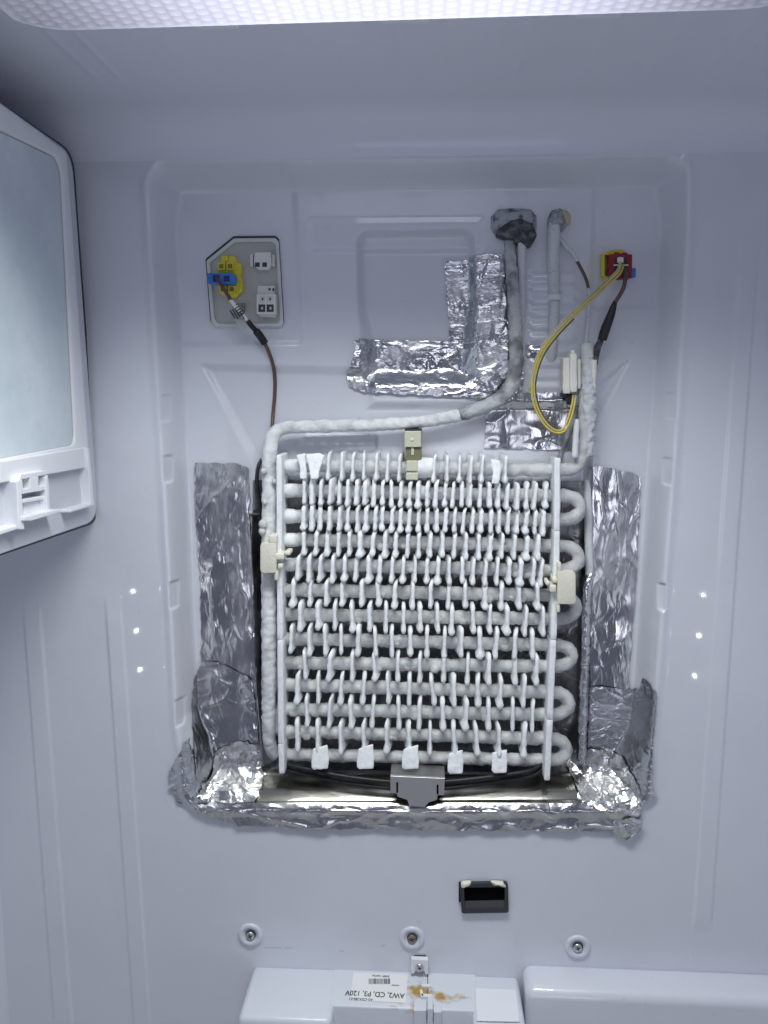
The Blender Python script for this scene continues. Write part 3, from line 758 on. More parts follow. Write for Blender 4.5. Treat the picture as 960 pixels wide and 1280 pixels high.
FM = [fin_mesh(k, random.Random(k).uniform(-.3, .5), random.Random(k+9).uniform(0.1, 0.9)) for k in range(12)]
FMB = [fin_mesh(k+40, random.Random(k).uniform(-.3, .5), random.Random(k+3).uniform(0.2, 1.2), 2.5) for k in range(12)]
def crop(xs, ox, sc): return [ox+x/sc for x in xs]
A_, B_ = (340, 4.8), (540, 4.8)
ROWS = {
 1: (crop([337, 417, 483, 550, 625, 692, 762], *A_)+crop([12, 92, 165, 235, 303], *B_)+[632.7], 567, 604, FM),
 2: (crop([190, 235, 290, 345, 402, 450, 505, 555, 610, 662, 718, 770, 825, 875, 930], *A_)+crop([22, 78, 125, 180, 232, 290, 348, 400, 455, 515, 568, 622, 685], *B_), 601, 635, FM),
 3: (crop([187, 237, 287, 342, 400, 452, 508, 560, 618, 662, 718, 770, 822, 878, 932], *A_)+crop([30, 82, 135, 187, 245, 297, 355, 405, 458, 515, 568, 620, 672], *B_), 634, 667, FM),
 4: (crop([190, 262, 328, 397, 462, 525, 603, 675, 740, 813, 880, 950], *A_)+crop([65, 135, 207, 282, 352, 425, 498, 572, 640], *B_), 665, 699, FMB),
 5: (crop([118, 150, 180, 218, 252, 285, 320, 353, 388, 420, 455, 488, 520, 553, 590, 622, 657, 690, 725, 757, 795, 817], 320, 2.286), 696, 731, FMB),
 6: (crop([125, 225, 322, 418, 535, 635, 735, 845, 950], *A_)+crop([100, 200, 320, 418, 525, 637], *B_), 727, 762, FMB),
 7: (crop([165, 270, 375, 478, 583, 683, 790, 890], *A_)+crop([35, 120, 248, 350, 455, 565, 670], *B_), 755, 793, FMB),
 8: (crop([110, 222, 315, 413, 515, 620, 720, 830, 930], *A_)+crop([75, 180, 287, 387, 497, 605], *B_), 785, 823, FMB),
 9: (crop([195, 342, 478, 612, 755, 885], *A_)+crop([70, 213, 345, 500, 630], *B_), 817, 855, FMB),
 10: (crop([148, 275, 413, 548, 693, 823], *A_)+crop([3, 135, 275, 413, 555], *B_), 844, 884, FMB),
 11: (crop([205, 342, 470, 605, 760, 883], *A_)+crop([65, 208, 340, 485, 605], *B_), 874, 914, FMB),
 12: (crop([150, 272, 408, 547, 685, 823, 948], *A_)+crop([133, 270, 405, 555], *B_), 904, 945, FMB),
}
nf = 0
for r_, (xs_, y0, y1, fam) in ROWS.items():
    for x_ in xs_:
        tilt = (x_-350)/350*6.5-2
        j1, j2 = random.uniform(-1.0, 1.0), random.uniform(-1.3, 1.6)
        a, b = P(x_, y0+tilt+j1, YFN), P(x_, y1+tilt-2+j2, YFN)
        o = bpy.data.objects.new('fin', random.choice(fam))
        o.location = (a+b)/2+Vector((0, random.uniform(-.002, .002), 0)); o.scale = (random.uniform(.9, 1.2) if r_ > 1 else .85, random.uniform(.95, 1.05), (a-b).length/0.034)
        lean = random.gauss(2.4, 1.3) if r_ < 6 else random.gauss(0.3, 2.0)
        o.rotation_euler = (math.radians(random.gauss(0, 1.5)), math.radians(lean), math.radians(random.gauss(0, 3.0)))
        link(o, coil); nf += 1
# bent fins that show their face
def bent(pxs, Yt, Yb, name='bent_fin'):
    bm = bmesh.new(); n = len(pxs); ys = [p[1] for p in pxs]; lo, hi = min(ys), max(ys)
    add_prism(bm, [P(x, y, Yt+(Yb-Yt)*(y-lo)/(hi-lo)) for x, y in pxs], Vector((0.001, 0.003, 0)), 0.0011, 2)
    return frosty(name, bm, M['fin'], coil, .0009, 3)
bent([(370, 569), (381, 567), (382, 584), (383, 599), (375, 599), (374, 582)], 0.006, 0.0)
bent([(381, 568), (398, 566), (405, 569), (398, 590), (397, 599), (388, 599), (386, 585)], 0.004, -0.004)
bent([(613, 573), (625, 576), (626, 590), (623, 605), (614, 605), (616, 590)], 0.004, -0.003)
for tx in (287, 560, 830):
    x_ = 340+tx/4.8; q = random.uniform(-1, 1)
    bent([(x_-9, 937+q), (x_+9, 932+q), (x_+10.5, 950+q), (x_+9.5, 962+q), (x_-8, 963+q), (x_-11, 960+q), (x_-10.5, 948+q)], 0.002, -0.004)
for tx in (140, 405):
    x_ = 540+tx/4.8; q = random.uniform(-1, 1)
    bent([(x_-9, 942+q), (x_+9, 938+q), (x_+9.5, 955+q), (x_+8.5, 967+q), (x_-7, 968+q), (x_-10, 964+q), (x_-9.5, 952+q)], 0.002, -0.004)
# frost lump round the strap on the top tube
V_, f_ = sweep(np.array([P(x, y, YC-.004) for x, y in ((508, 588), (514, 586), (524, 585), (534, 584), (542, 584), (548, 586))]), np.array([5, 11, 13, 13.5, 12, 6])*MM, 14, 0.0022, 140)
mesh_np('frost_lump', V_, f_, M['frost'], coil)
for (lx, ly, ls) in ((365, 583, 9.5), (363, 613, 9.2), (363, 645, 9.5), (364, 675, 9.2), (362, 706, 8.6)):
    V_, f_ = sweep(np.array([P(lx-9, ly, YC-.001), P(lx-4, ly, YC-.002), P(lx+4, ly, YC-.002), P(lx+12, ly+.4, YC-.001)]), np.array([ls*.8, ls, ls, ls*.7])*MM, 14, 0.001, 150)
    mesh_np('frost_sleeve', V_, f_, M['frost'], coil)
for k in range(46):
    i = random.randrange(3, 12); x_ = random.uniform(366, 680); y_ = ROWL[i]+(ROWR[i]-ROWL[i])*(x_-357)/343+random.uniform(2, 6)
    s_ = random.uniform(3.5, 7.0)
    V_, f_ = sweep(np.array([P(x_-s_, y_, YC-.006), P(x_-s_*.5, y_+.5, YC-.0065), P(x_+s_*.4, y_+.5, YC-.0065), P(x_+s_, y_, YC-.006)]), np.array([.25, .8, .85, .2])*s_*MM, 9, 0.0012, 200)
    mesh_np('ice_lump', V_, f_, M['tube'], coil)
# frosted outlet pipes up the right side
tube_px('frost_column', [(736, 570, .022), (736, 545, .020), (736, 520, .018), (736, 490, .018), (736, 465, .020), (735, 445, .024)], 0, M['snow'], coil, 0.002, 20, 0.0034, 210, True, np.array([5, 7, 8.4, 9, 8, 5])*MM)
tube_px('sensor_stub', [(718.5, 572, .014), (719.5, 550, .012), (720.5, 532, .010), (721, 524, .010)], 0, M['frost'], coil, 0.003, 10, 0.0004, 170, True, np.array([4, 3.8, 3.5, 2.2])*MM)
tube_px('heater_lead', [(740, 520, .018), (741, 495, .016), (742, 470, .015), (742, 450, .015)], 0, M['frostconn'], coil, 0.003, 9, 0.0012, 260, True, np.array([2.2, 3, 4, 4])*MM)
# holding clips
def clip(rect, knobs, right):
    x0, y0, x1, y1 = rect
    bm = bmesh.new()
    pts = rounded([P(x0, y0, -.014), P(x1, y0, -.014), P(x1, y1, -.014), P(x0, y1, -.014)], [.004 if not right else .001, .001 if not right else .005, .001 if not right else .005, .005 if not right else .001], 4)
    add_prism(bm, pts, Vector((0, 0.016, 0)), 0.0015, 3)
    for (kx, ky, kw, kh) in knobs:
        pbox(bm, kx-kw, ky-kh, kx+kw, ky+kh, -.013, .012, 0.0018, 3)
    return from_bm('coil_clip', bm, M['cream'], coil, True)
clip((325.5, 679, 345, 716), [(349, 696, 6, 4), (359, 692, 3.5, 2.6), (341, 674, 5, 5), (345, 720, 2.2, 6), (350, 708, 3, 3)], False)
clip((697, 714.5, 719.5, 755), [(691.5, 736, 4.2, 4.6), (685, 729.5, 2.6, 2.6), (699.6, 709, 2.2, 6), (698, 760, 2.2, 6), (694, 726, 3, 3)], True)

# ------------------------------------------------------------------ strap over the top tube
st = empty('strap_clip', P(516, 560, 0.03), "olive and cream plastic strap holding the top coil tube", "strap")
pbox_obj('strap_head', (505.5, 538.5, 526.5, 559), 0.012, 0.045, M['strap'], st, 0.001)
pbox_obj('strap_top', (506, 536.5, 527, 538.2), 0.012, 0.05, M['ink'], st, 0.0003)
pbox_obj('strap_band', (507, 559.5, 527, 577), 0.016, 0.04, M['olive'], st, 0.0008)
bm = bmesh.new(); pbox(bm, 514, 559, 517.5, 569, 0.0145, 0.02, 0.0005); from_bm('rib', bm, M['strap'], st)
pbox_obj('strap_tail', (508, 576, 522, 589), 0.006, 0.02, M['strap'], st, 0.001)
pbox_obj('strap_catch', (507.5, 591, 522.5, 600), 0.003, 0.02, M['strap'], st, 0.001)
vv, ff = lathe([(0.0022, 0), (0.0022, .0008), (.0012, .0012)], 12); mesh_np('rivet', vv+np.array(P(515, 549.5, 0.0121)), ff, M['cream'], st)

# ------------------------------------------------------------------ foil wrapped heater pipe at the right
hpipe = empty('heater_pipe', P(732, 950, 0.03), "foil wrapped upright pipe between coil bends and right foil tape", "pipe")
tube_px('bare_pipe', [(735, 600, .050), (735.5, 640, .046), (736, 680, .042), (737, 712, .038), (736, 730, .036)], 5.6*MM, M['snow'], hpipe, 0.004, 12, 0.0004, 60)
tube_px('foil_wrap', [(739, 716, .037), (735, 728, .034), (732.5, 745, .033), (731.5, 790, .033), (729.5, 850, .033), (728, 900, .033), (726.5, 950, .035)], 0, M['foil'], hpipe, 0.0025, 16, 0.0012, 150, True, np.array([5, 6.5, 6.8, 6.8, 6.8, 6.6, 6.6])*MM)

# ------------------------------------------------------------------ heater cords and bracket at the bottom
cd = empty('heater_cable', P(520, 978, 0.02), "black double heater cord hanging under the coil and bracket", "cord")
tube_px('cord', [(350, 946, .026), (357, 955, .018), (392, 963, .008), (434, 971, .002), (486, 977, -.001), (520, 978, -.002), (557, 977, -.001), (613, 971, .002), (655, 965, .008), (672, 959, .016), (680, 948, .026)], 2.8*MM, M['black'], cd, 0.004, 10)
tube_px('cord', [(347, 943, .030), (357, 961, .020), (392, 970, .012), (434, 979, .006), (486, 985, .002), (520, 986, .002), (557, 985, .002), (613, 978, .006), (660, 971, .012), (677, 962, .020), (683, 948, .030)], 2.9*MM, M['black'], cd, 0.004, 10)
bkt = empty('cord_bracket', P(522, 990, 0.0), "small bent steel bracket clamping the black cord at the middle", "bracket")
bm = bmesh.new()
poly = [(488, 970), (556, 973), (555, 994), (547, 994), (546, 1000), (536, 1003), (531, 1009), (512, 1008), (509, 1000), (497, 996), (496, 992), (488, 991)]
add_prism(bm, [P(x, y, -.010) for x, y in poly], Vector((0, 0.0014, 0)), 0.0003, 1)
from_bm('bracket_face', bm, M['steel'], bkt)
bm = bmesh.new(); a, b = P(488, 970, -.010), P(556, 973, -.010)
add_prism(bm, [a, b, b+Vector((0, 0.03, 0.002)), a+Vector((0, 0.03, 0.002))], Vector((0, 0, 0.0014)), 0.0005, 2)
from_bm('bracket_lip', bm, M['steel'], bkt)
for sx, s0, s1 in ((496.5, 978, 991), (547, 981, 993)):
    pbox_obj('slot', (sx-1.2, s0, sx+1.2, s1), -0.0104, -0.0098, M['void'], bkt, 0)
w_ = tube_px('black_wire', [(327, 574, .045), (323, 583, .040), (321, 598, .036), (322, 612, .034), (325, 628, .036), (327, 645, .045)], 2.4*MM, M['black'], None, 0.003, 8)
tag(w_, "short black wire bowing out beside the left header pipe", "wire")

# ------------------------------------------------------------------ pipes leaving at the top right
gr = empty('foam_grommet', P(641, 285, 0.04), "frosty black foam hood where the suction pipe enters the wall", "grommet")
def lump_patch(name, outline, Y0, Ymid, m, parent, amp=0.0025):
    """domed solid whose outline is given in photo pixels"""
    cxp = sum(p[0] for p in outline)/len(outline); cyp = sum(p[1] for p in outline)/len(outline)
    o = rounded([P(x, y, Y0) for x, y in outline], [0.004]*len(outline), 4); n = len(o); V, fs = [], []
    c = P(cxp, cyp, Y0)
    for k, s in enumerate((1.0, 0.97, 0.86, 0.62, 0.3)):
        h = math.sqrt(max(0, 1-s*s)) if k else -0.35
        for p in o:
            q = c+(p-c)*s; q.y = Y0+(Ymid-Y0)*h; q += Vector((0, -1, 0))*amp*mnoise.fractal(q*190, 1, 2, 3)*(k > 0)
            V.append(q)
    for k in range(4):
        for i in range(n):
            j = (i+1) % n; fs.append((k*n+i, k*n+j, (k+1)*n+j, (k+1)*n+i))
    fs.append(tuple(4*n+i for i in range(n)))
    return mesh_np(name, np.array(V), fs, m, parent)
lump_patch('hood_rim', [(612, 272), (620, 263), (640, 261), (664, 263), (671, 272), (671, 290), (664, 300), (640, 302), (616, 296), (611, 286)], 0.052, 0.022, M['foamrind'], gr)
lump_patch('hood_opening', [(622, 286), (634, 275), (650, 271), (666, 280), (671, 296), (664, 309), (655, 312), (640, 302), (629, 300), (618, 296)], 0.040, 0.014, M['foam'], gr, .004)
o = tube_px('capillary_pipe', [(653, 300, .030), (652, 330, .037), (652, 370, .038), (651, 410, .039), (652, 440, .042), (656, 460, .050)], 5.2*MM, M['snow'], None, .004, 12, .0005, 150)
tag(o, "thin pale frosted pipe just behind the suction pipe", "pipe")
dp_ = empty('drain_hose', P(693, 300, 0.04), "frosted upright hose with a torn collar right of the suction pipe", "hose")
tube_px('hose', [(697, 268, .05), (693.5, 280, .038), (692, 300, .036), (692, 340, .040), (693, 372, .044)], 7.8*MM, M['snow'], dp_, .003, 16, .0006, 160)
tube_px('hose_end', [(693, 368, .043), (693, 376, .043)], 8.8*MM, M['frost'], dp_, .003, 16, .0003, 160)
tube_px('lower_hose', [(693, 376, .040), (692, 400, .041), (691, 425, .042), (689, 445, .045), (686, 458, .052)], 6.8*MM, M['snow'], dp_, .003, 14, .0004, 160)
lump_patch('collar', [(683, 276), (689, 263), (700, 261), (709, 270), (708, 284), (702, 291), (694, 286), (685, 290)], 0.045, 0.024, M['foamrind'], dp_, .004)
lump_patch('tan_foam', [(698, 263), (706, 263), (713, 271), (712, 281), (706, 283), (701, 274)], 0.040, 0.020, M['tancam'], dp_, .002)
th = empty('sensor_lead', P(730, 340, 0.03), "thin frosty sensor lead curving down to the frosted column", "wire")
tube_px('frosted_lead', [(698, 296, .040), (708, 308, .034), (717, 318, .030), (722, 327, .029)], 2.6*MM, M['snow'], th, .003, 9, .0004, 220)
tube_px('bare_lead', [(721, 326, .029), (727, 337, .028), (733, 350, .028), (736, 362, .028)], 2.0*MM, M['brown'], th, .003, 8)
tube_px('lower_lead', [(736, 360, .028), (736.5, 380, .028), (735, 405, .029), (733, 425, .030), (733, 442, .028)], 2.4*MM, M['snow'], th, .003, 9, .0005, 220)

# ------------------------------------------------------------------ connector panel on the left
cp = empty('connector_panel', P(306, 405, 0.05), "grey wiring socket panel with one clipped corner at upper left", "socket panel")
OUT = [(258, 326), (292.5, 298), (344, 297.5), (348.5, 302), (354.5, 404), (351, 408.5), (269, 408.5), (264, 402)]
CXP, CYP = 307, 356
OUT = [(p.x, p.y) for p in rounded([Vector((x, y, 0)) for x, y in OUT], [4, 5, 3, 3, 4, 4, 5, 4], 3)]
def shrink(pl, k): return [(CXP+(x-CXP)*(1-k/48.0), CYP+(y-CYP)*(1-k/55.0)) for x, y in pl]
YP = float(on_wall(np.array([306.]), np.array([352.]))[0][1])
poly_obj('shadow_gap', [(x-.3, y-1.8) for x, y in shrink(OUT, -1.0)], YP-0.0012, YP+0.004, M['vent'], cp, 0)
def ring(name, a, b, Yf, Yb, Yin, m, parent):
    bm = bmesh.new(); n = len(a)
    A = [bm.verts.new(P(x, y, Yf)) for x, y in a]; A2 = [bm.verts.new(P(x, y, Yb)) for x, y in a]
    B = [bm.verts.new(P(x, y, Yf)) for x, y in b]; B2 = [bm.verts.new(P(x, y, Yf)+Vector((0, Yin-Yf, 0))) for x, y in b]
    for i in range(n):
        j = (i+1) % n
        bm.faces.new((A[i], A[j], B[j], B[i])); bm.faces.new((A[i], A2[i], A2[j], A[j])); bm.faces.new((B[i], B[j], B2[j], B2[i]))
    bmesh.ops.bevel(bm, geom=[e for e in bm.edges if all(v in A or v in B for v in e.verts) and not (e.verts[0] in A) ^ (e.verts[1] in A)], offset=0.0008, segments=2, affect='EDGES')
    return from_bm(name, bm, m, parent)
ring('rim', OUT, shrink(OUT, 4.4), YP-0.0055, YP, YP+0.001, M['rim'], cp)
poly_obj('panel_floor', shrink(OUT, 4.0), YP-0.0015, YP+0.003, M['plate'], cp, 0)
yf = YP-0.0015
# yellow socket
ys_ = [(277, 319.5), (293, 320), (295.5, 328), (301, 330), (302, 338), (300, 346), (303, 352), (303, 364), (298, 368), (296, 372), (285, 372), (276, 367), (273, 360), (273, 330), (276, 326)]
yo_ = poly_obj('yellow_socket', ys_, yf-0.010, yf+0.002, M['yellow'], cp, 0.0008)
for q in ((272, 328, 281, 337.5), (283, 328, 292, 337.5), (274, 357, 283, 366), (285, 357, 294, 366)):
    pbox_obj('socket_shell', q, yf-0.016, yf-0.009, M['yellow'], yo_, 0.0006)
    pbox_obj('socket_hole', (q[0]+1.8, q[1]+2.0, q[2]-1.8, q[3]-1.8), yf-0.0163, yf-0.0155, M['amber'], yo_, 0)
pbox_obj('keying_rib', (281, 319.5, 285, 326), yf-0.013, yf-0.009, M['yellow'], yo_, 0.0004)
# white two-way socket
o1 = poly_obj('white_socket', [(318, 315), (338, 315), (339, 330), (342, 322), (343.5, 326), (338, 336), (334, 340), (322, 339), (314, 334), (311.5, 324), (314, 321), (318, 330)][:3]+[(336, 337), (322, 337), (317.5, 330)], yf-0.012, yf+0.001, M['connwhite'], cp, 0.0008)
pbox_obj('latch_arm', (312.5, 318, 316, 333), yf-0.008, yf+0.001, M['connwhite'], o1, 0.0006)
pbox_obj('latch_arm', (339.8, 318, 343, 333), yf-0.008, yf+0.001, M['connwhite'], o1, 0.0006)
for cx_0 in (321.5, 330.5):
    pbox_obj('socket_hole', (cx_0-2.6, 328, cx_0+3, 333.5), yf-0.0124, yf-0.0115, M['dark'], o1, 0)
# white four-way plug
o2 = pbox_obj('white_socket', (321.5, 357, 343, 370), yf-0.009, yf+0.001, M['connwhite'], cp, 0.0008)
pbox_obj('socket_shell', (320.5, 367.5, 344.5, 392.5), yf-0.016, yf+0.001, M['connwhite'], o2, 0.0008)
pbox_obj('socket_foot', (324, 392.5, 345, 396.5), yf-0.006, yf+0.001, M['connwhite'], o2, 0.0006)
for q, mm_ in (((324.5, 370, 331, 377.5), 'rim'), ((333.5, 370, 341, 377.5), 'rim'), ((323, 380.5, 331.5, 390), 'dark'), ((333.3, 380.5, 342, 390), 'dark')):
    h_ = pbox_obj('socket_hole', q, yf-0.0164, yf-0.0155, M['dark' if mm_ == 'dark' else 'rim'], o2, 0)
    pbox_obj('pin', ((q[0]+q[2])/2-.6, (q[1]+q[3])/2-1.6, (q[0]+q[2])/2+1.4, (q[1]+q[3])/2+1.6), yf-0.0168, yf-0.0163, M['dark' if mm_ == 'rim' else 'rim'], o2, 0)
for q in ((335.5, 360, 338.2, 363), (340.6, 360, 342.6, 364)):
    pbox_obj('pin', q, yf-0.0094, yf-0.0088, M['dark'], o2, 0)
# left harness
hl = empty('wire_harness', P(276, 347, 0.03), "blue plug with brown lead, paper tag and black sleeve in the left panel", "wire harness")
b_ = poly_obj('blue_plug', [(258.5, 341.5), (290, 341), (293.5, 344), (294, 351), (292, 355.5), (260, 354.5), (259, 352)], yf-0.024, yf-0.012, M['blue'], hl, 0.001)
pbox_obj('plug_socket', (266, 343.5, 274.5, 352.5), yf-0.0243, yf-0.0236, M['darkblue'], b_, 0)
pbox_obj('plug_socket', (279.5, 344.5, 287, 352), yf-0.0243, yf-0.0236, M['darkblue'], b_, 0)
pbox_obj('plug_rib', (261.5, 341, 263, 355), yf-0.0248, yf-0.022, M['blue'], b_, 0.0003)
YW = yf-0.028
tube_px('brown_lead', [(270, 346, yf-.022), (274, 352, YW), (281, 363, YW-.003), (289, 376, YW-.003)], 2.3*MM, M['brown'], hl, .003, 10)
tube_px('paper_sleeve', [(288, 375, YW-.003), (296, 385, YW-.002), (303, 393.5, YW), (309.5, 401.5, YW+.003)], 2.5*MM, M['paper'], hl, .003, 10)
for k in range(5):
    a_ = (294+k*2.1, 382.4+k*2.6)
    tube_px('sleeve_band', [(a_[0]-.35, a_[1]-.45, YW-.002), (a_[0]+.35, a_[1]+.45, YW-.002)], 2.75*MM, M['ink'], hl, .01, 10)
tube_px('black_sleeve', [(309, 401, YW+.003), (316, 409, YW+.006), (321, 415, YW+.009)], 3.4*MM, M['black'], hl, .003, 10)
tube_px('black_boot', [(320, 413.5, YW+.008), (325.5, 420.5, YW+.012), (331, 429, YW+.016)], 5.0*MM, M['black'], hl, .003, 12)
tube_px('lower_brown_lead', [(330, 427, YW+.016), (336, 440, .036), (341, 455, .042), (343.5, 472, .048), (343.5, 492, .050), (341.5, 515, .048), (340, 536, .040), (339, 545, .034)], 2.4*MM, M['brown'], hl, .003, 10)
bm = bmesh.new(); add_prism(bm, [P(283, 385.5, YW+.002), P(296, 379, YW), P(310.5, 402.5, YW+.003), P(301.5, 413, YW-.006)], Vector((0, .0006, 0)))
tg = from_bm('paper_tag', bm, M['tag'], hl)
for k in range(4):
    a0 = (286+k*3.0, 386.5-k*1.2); d = (11.0, 18.5); L0, L1 = 0.08, random.uniform(.6, .95)
    p0 = (a0[0]+d[0]*L0, a0[1]+d[1]*L0); p1 = (a0[0]+d[0]*L1, a0[1]+d[1]*L1)
    bm = bmesh.new(); add_prism(bm, [P(p0[0], p0[1], YW-.0025), P(p0[0]+1.2, p0[1]-.6, YW-.0028), P(p1[0]+1.2, p1[1]-.6, YW-.0048), P(p1[0], p1[1], YW-.0046)], Vector((0, .0002, 0)))
    from_bm('print_line', bm, M['ink'], tg)
pbox_obj('brown_pad', (295, 379, 305.5, 390), yf-0.005, yf-0.0005, M['rusty'], hl, 0.0004)

# ------------------------------------------------------------------ connector and harness on the right
YR = float(on_wall(np.array([776.]), np.array([330.]))[0][1])
sk = empty('wall_socket', P(775, 332, YR), "yellow wall socket with blue key behind the red plug", "socket")
poly_obj('socket_body', [(757, 316), (766, 312), (780, 312), (784, 317), (784, 346), (757, 350)], YR-0.010, YR+0.002, M['yellow'], sk, 0.0008)
bm = bmesh.new()
for q in ((753.5, 317, 756, 345), (753.5, 316, 762, 318.5), (755, 345, 762, 349)): pbox(bm, *q, YR-0.018, YR-0.004, 0.0004)
from_bm('socket_frame', bm, M['yellow'], sk)
pbox_obj('blue_key', (758.5, 335, 795, 346.5), YR-0.014, YR-0.004, M['blue'], sk, 0.0008)
hr_ = empty('wire_harness', P(776, 332, 0.03), "dark red plug with yellow wire loop and black sleeved brown lead at right", "wire harness")
rp = poly_obj('red_plug', [(761.5, 318), (768, 317), (769, 315), (774, 315), (775, 317), (779, 315.5), (784, 315.5), (785, 317.5), (790.5, 318), (790, 347.5), (762, 349)], YR-0.028, YR-0.012, M['red'], hr_, 0.0008)
pbox_obj('plug_recess', (768.5, 322, 784, 344), YR-0.0284, YR-0.0275, M['ink'], rp, 0)
bm = bmesh.new(); pbox(bm, 772, 321.5, 779.5, 328, YR-.031, YR-.028, 0.0004); pbox(bm, 767.5, 330.5, 785.5, 332, YR-.030, YR-.028, .0002); pbox(bm, 774.6, 321, 776, 333, YR-.032, YR-.03, .0002)
from_bm('plug_clip', bm, M['connwhite'], rp)
base = [(778, 330, YR-.034), (774, 341, YR-.046), (760, 354, .006), (742, 371, -.002), (715, 396, -.006), (695, 417, -.008), (678, 440, -.008), (668.5, 465, -.006), (666, 488, -.004), (671, 511, -.002), (682, 530, -.002), (694, 539, -.002), (704, 538, -.002), (711, 525, 0), (716, 508, .004), (718, 494, .01)]
def shift(pts, dx, dy, dY):
    n = len(pts); out = []
    for i, (x, y, Y) in enumerate(pts):
        f = math.sin(math.pi*min(1, i/(n-1))); a = pts[max(0, i-1)]; b = pts[min(n-1, i+1)]
        tx, ty = b[0]-a[0], b[1]-a[1]; L = math.hypot(tx, ty)+1e-6
        out.append((x-ty/L*dx, y+tx/L*dx, Y+dY))
    return out
tube_px('yellow_wire', shift(base, 1.7, 0, 0), 1.3*MM, M['ywire'], hr_, .004, 8)
tube_px('yellow_wire', shift(base, -1.5, 0, .002), 1.3*MM, M['ywire'], hr_, .004, 8)
tube_px('clear_sleeve', shift(base[:9], 3.9, 0, .003), 1.1*MM, M['clearwire'], hr_, .004, 8)
tube_px('brown_wire', shift(base[4:12], -3.4, 0, .004), 1.0*MM, M['brown'], hr_, .004, 8)
tube_px('brown_lead', [(780, 334, YR-.026), (782, 343, YR-.034), (780, 358, YR-.036), (774, 370, YR-.034), (768, 379, YR-.032)], 2.6*MM, M['brown'], hr_, .003, 10)
tube_px('black_sleeve', [(769, 377, YR-.032), (766, 386, YR-.032), (762, 398, YR-.032), (756.5, 412, YR-.030), (752.5, 425, YR-.028)], 0, M['black'], hr_, .003, 12, .0003, 200, True, np.array([2.8, 4.2, 5.4, 6.0, 5.8])*MM)
tube_px('frosty_black_joint', [(752, 422, YR-.028), (747.5, 433, YR-.026), (744.5, 446, YR-.024), (743, 456, YR-.022)], 4.2*MM, M['foam'], hr_, .003, 12, .0009, 300)
wc = empty('white_connector', P(714, 470, 0.02), "frosted ivory connector block at the end of the yellow wire loop", "connector")
for q, Y0 in (((704, 447, 712.5, 492), .012), ((712.8, 442, 721.5, 490), .006), ((722, 449, 726, 486), .012)):
    bm = bmesh.new(); pbox(bm, *q, Y0, Y0+.022, 0.0012, 2); frosty('connector_half' if q[0] < 722 else 'side_catch', bm, M['frostconn'], wc, .0009, 4)
pbox_obj('top_tab', (713.5, 437.5, 719, 443), .010, .024, M['frostconn'], wc, .001)
pbox_obj('black_boot', (703.5, 488, 709.5, 497), .015, .03, M['black'], wc, .001)
pbox_obj('black_boot', (709.5, 492, 717, 506), .016, .03, M['black'], wc, .0015)
o = tube_px('grey_lead', [(722, 508, .03), (716, 528, .04), (709, 545, .047), (703, 562, .05), (699, 575, .045)], 3.2*MM, M['wetpipe'], None, .003, 9, .0003, 160)
tag(o, "grey lead sloping down to the coil under the ivory connector", "wire")

# a few dirty scuffs on the lower wall
for (x0, y0), (x1, y1), t_ in (((330, 1184.2), (352, 1184.6), .5), ((355, 1184.8), (367, 1184.9), .4), ((424, 1188.6), (430, 1189), .6), ((414.4, 1171), (415.6, 1171.2), .6), ((476, 1181.5), (482, 1181.8), .4), ((862, 1188), (864, 1203), .5), ((208, 1000), (209, 1003), .5)):
    a, b = P(x0, y0, 0), P(x1, y1, 0); a.y, b.y = float(H(a.x, a.z))-.0003, float(H(b.x, b.z))-.0003
    d = (b-a).normalized(); n_ = Vector((-d.z, 0, d.x))*t_*0.6*MM
    bm = bmesh.new(); add_prism(bm, [a+n_*.4, b+n_, b-n_*.6, a-n_], Vector((0, .0006, 0))); from_bm('scuff_mark', bm, M['tag'] if x0 < 800 else M['white'], bw)

# ------------------------------------------------------------------ screws, vent
SG = "recessed screws in the lower wall"
for sx, sy, lb in ((313, 1168, "left screw in a round white boss, pale and clean"), (515, 1172, "middle screw in a round white boss, brown stained"), (722, 1183, "right screw in a round white boss above the wall step")):
    c = P(sx, sy, 0)
    e = empty('screw_boss', c, lb, "screw", SG)
    vv, ff = lathe([(0.0165, -0.001), (0.0168, 0.0012), (0.0158, 0.0028), (0.0132, 0.0032), (0.0110, 0.0026), (0.0095, 0.0012), (0.0085, 0.0006), (0.0078, -0.0002)], 36)
    mesh_np('boss_ring', vv+np.array(c), ff, M['liner'], e)
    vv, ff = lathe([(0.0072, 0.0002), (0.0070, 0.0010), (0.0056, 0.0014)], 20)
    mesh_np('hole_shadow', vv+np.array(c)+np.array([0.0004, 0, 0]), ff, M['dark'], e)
    vv, ff = lathe([(0.0060, 0.0010), (0.0058, 0.0024), (0.0046, 0.0032), (0.0018, 0.0034)], 20)
    s_ = mesh_np('screw_head', vv+np.array(c)+np.array([0, 0, -0.0012]), ff, M['rusty'] if sx == 515 else M['screw'], e)
    bm = bmesh.new(); q = c+Vector((0, -.0033, -.0012))
    for an in (0.4, 0.4+math.pi/2):
        d = Vector((math.cos(an), 0, math.sin(an))); n_ = Vector((-d.z, 0, d.x))
        add_prism(bm, [q+d*.0034+n_*.0007, q-d*.0034+n_*.0007, q-d*.0034-n_*.0007, q+d*.0034-n_*.0007], Vector((0, -.0004, 0)))
    from_bm('cross_slot', bm, M['dark'], s_)
vt = empty('vent_duct', P(604, 1122, 0), "black rectangular drain vent with tan foam on its top edge", "vent")
bm = bmesh.new()
a = rounded([P(575, 1105, -.006), P(635, 1104, -.006), P(636, 1141, -.006), P(577, 1142, -.006)], [.004]*4, 4)
b = rounded([P(580, 1109.5, -.006), P(631, 1109, -.006), P(631, 1135, -.006), P(581, 1135.5, -.006)], [.002]*4, 4)
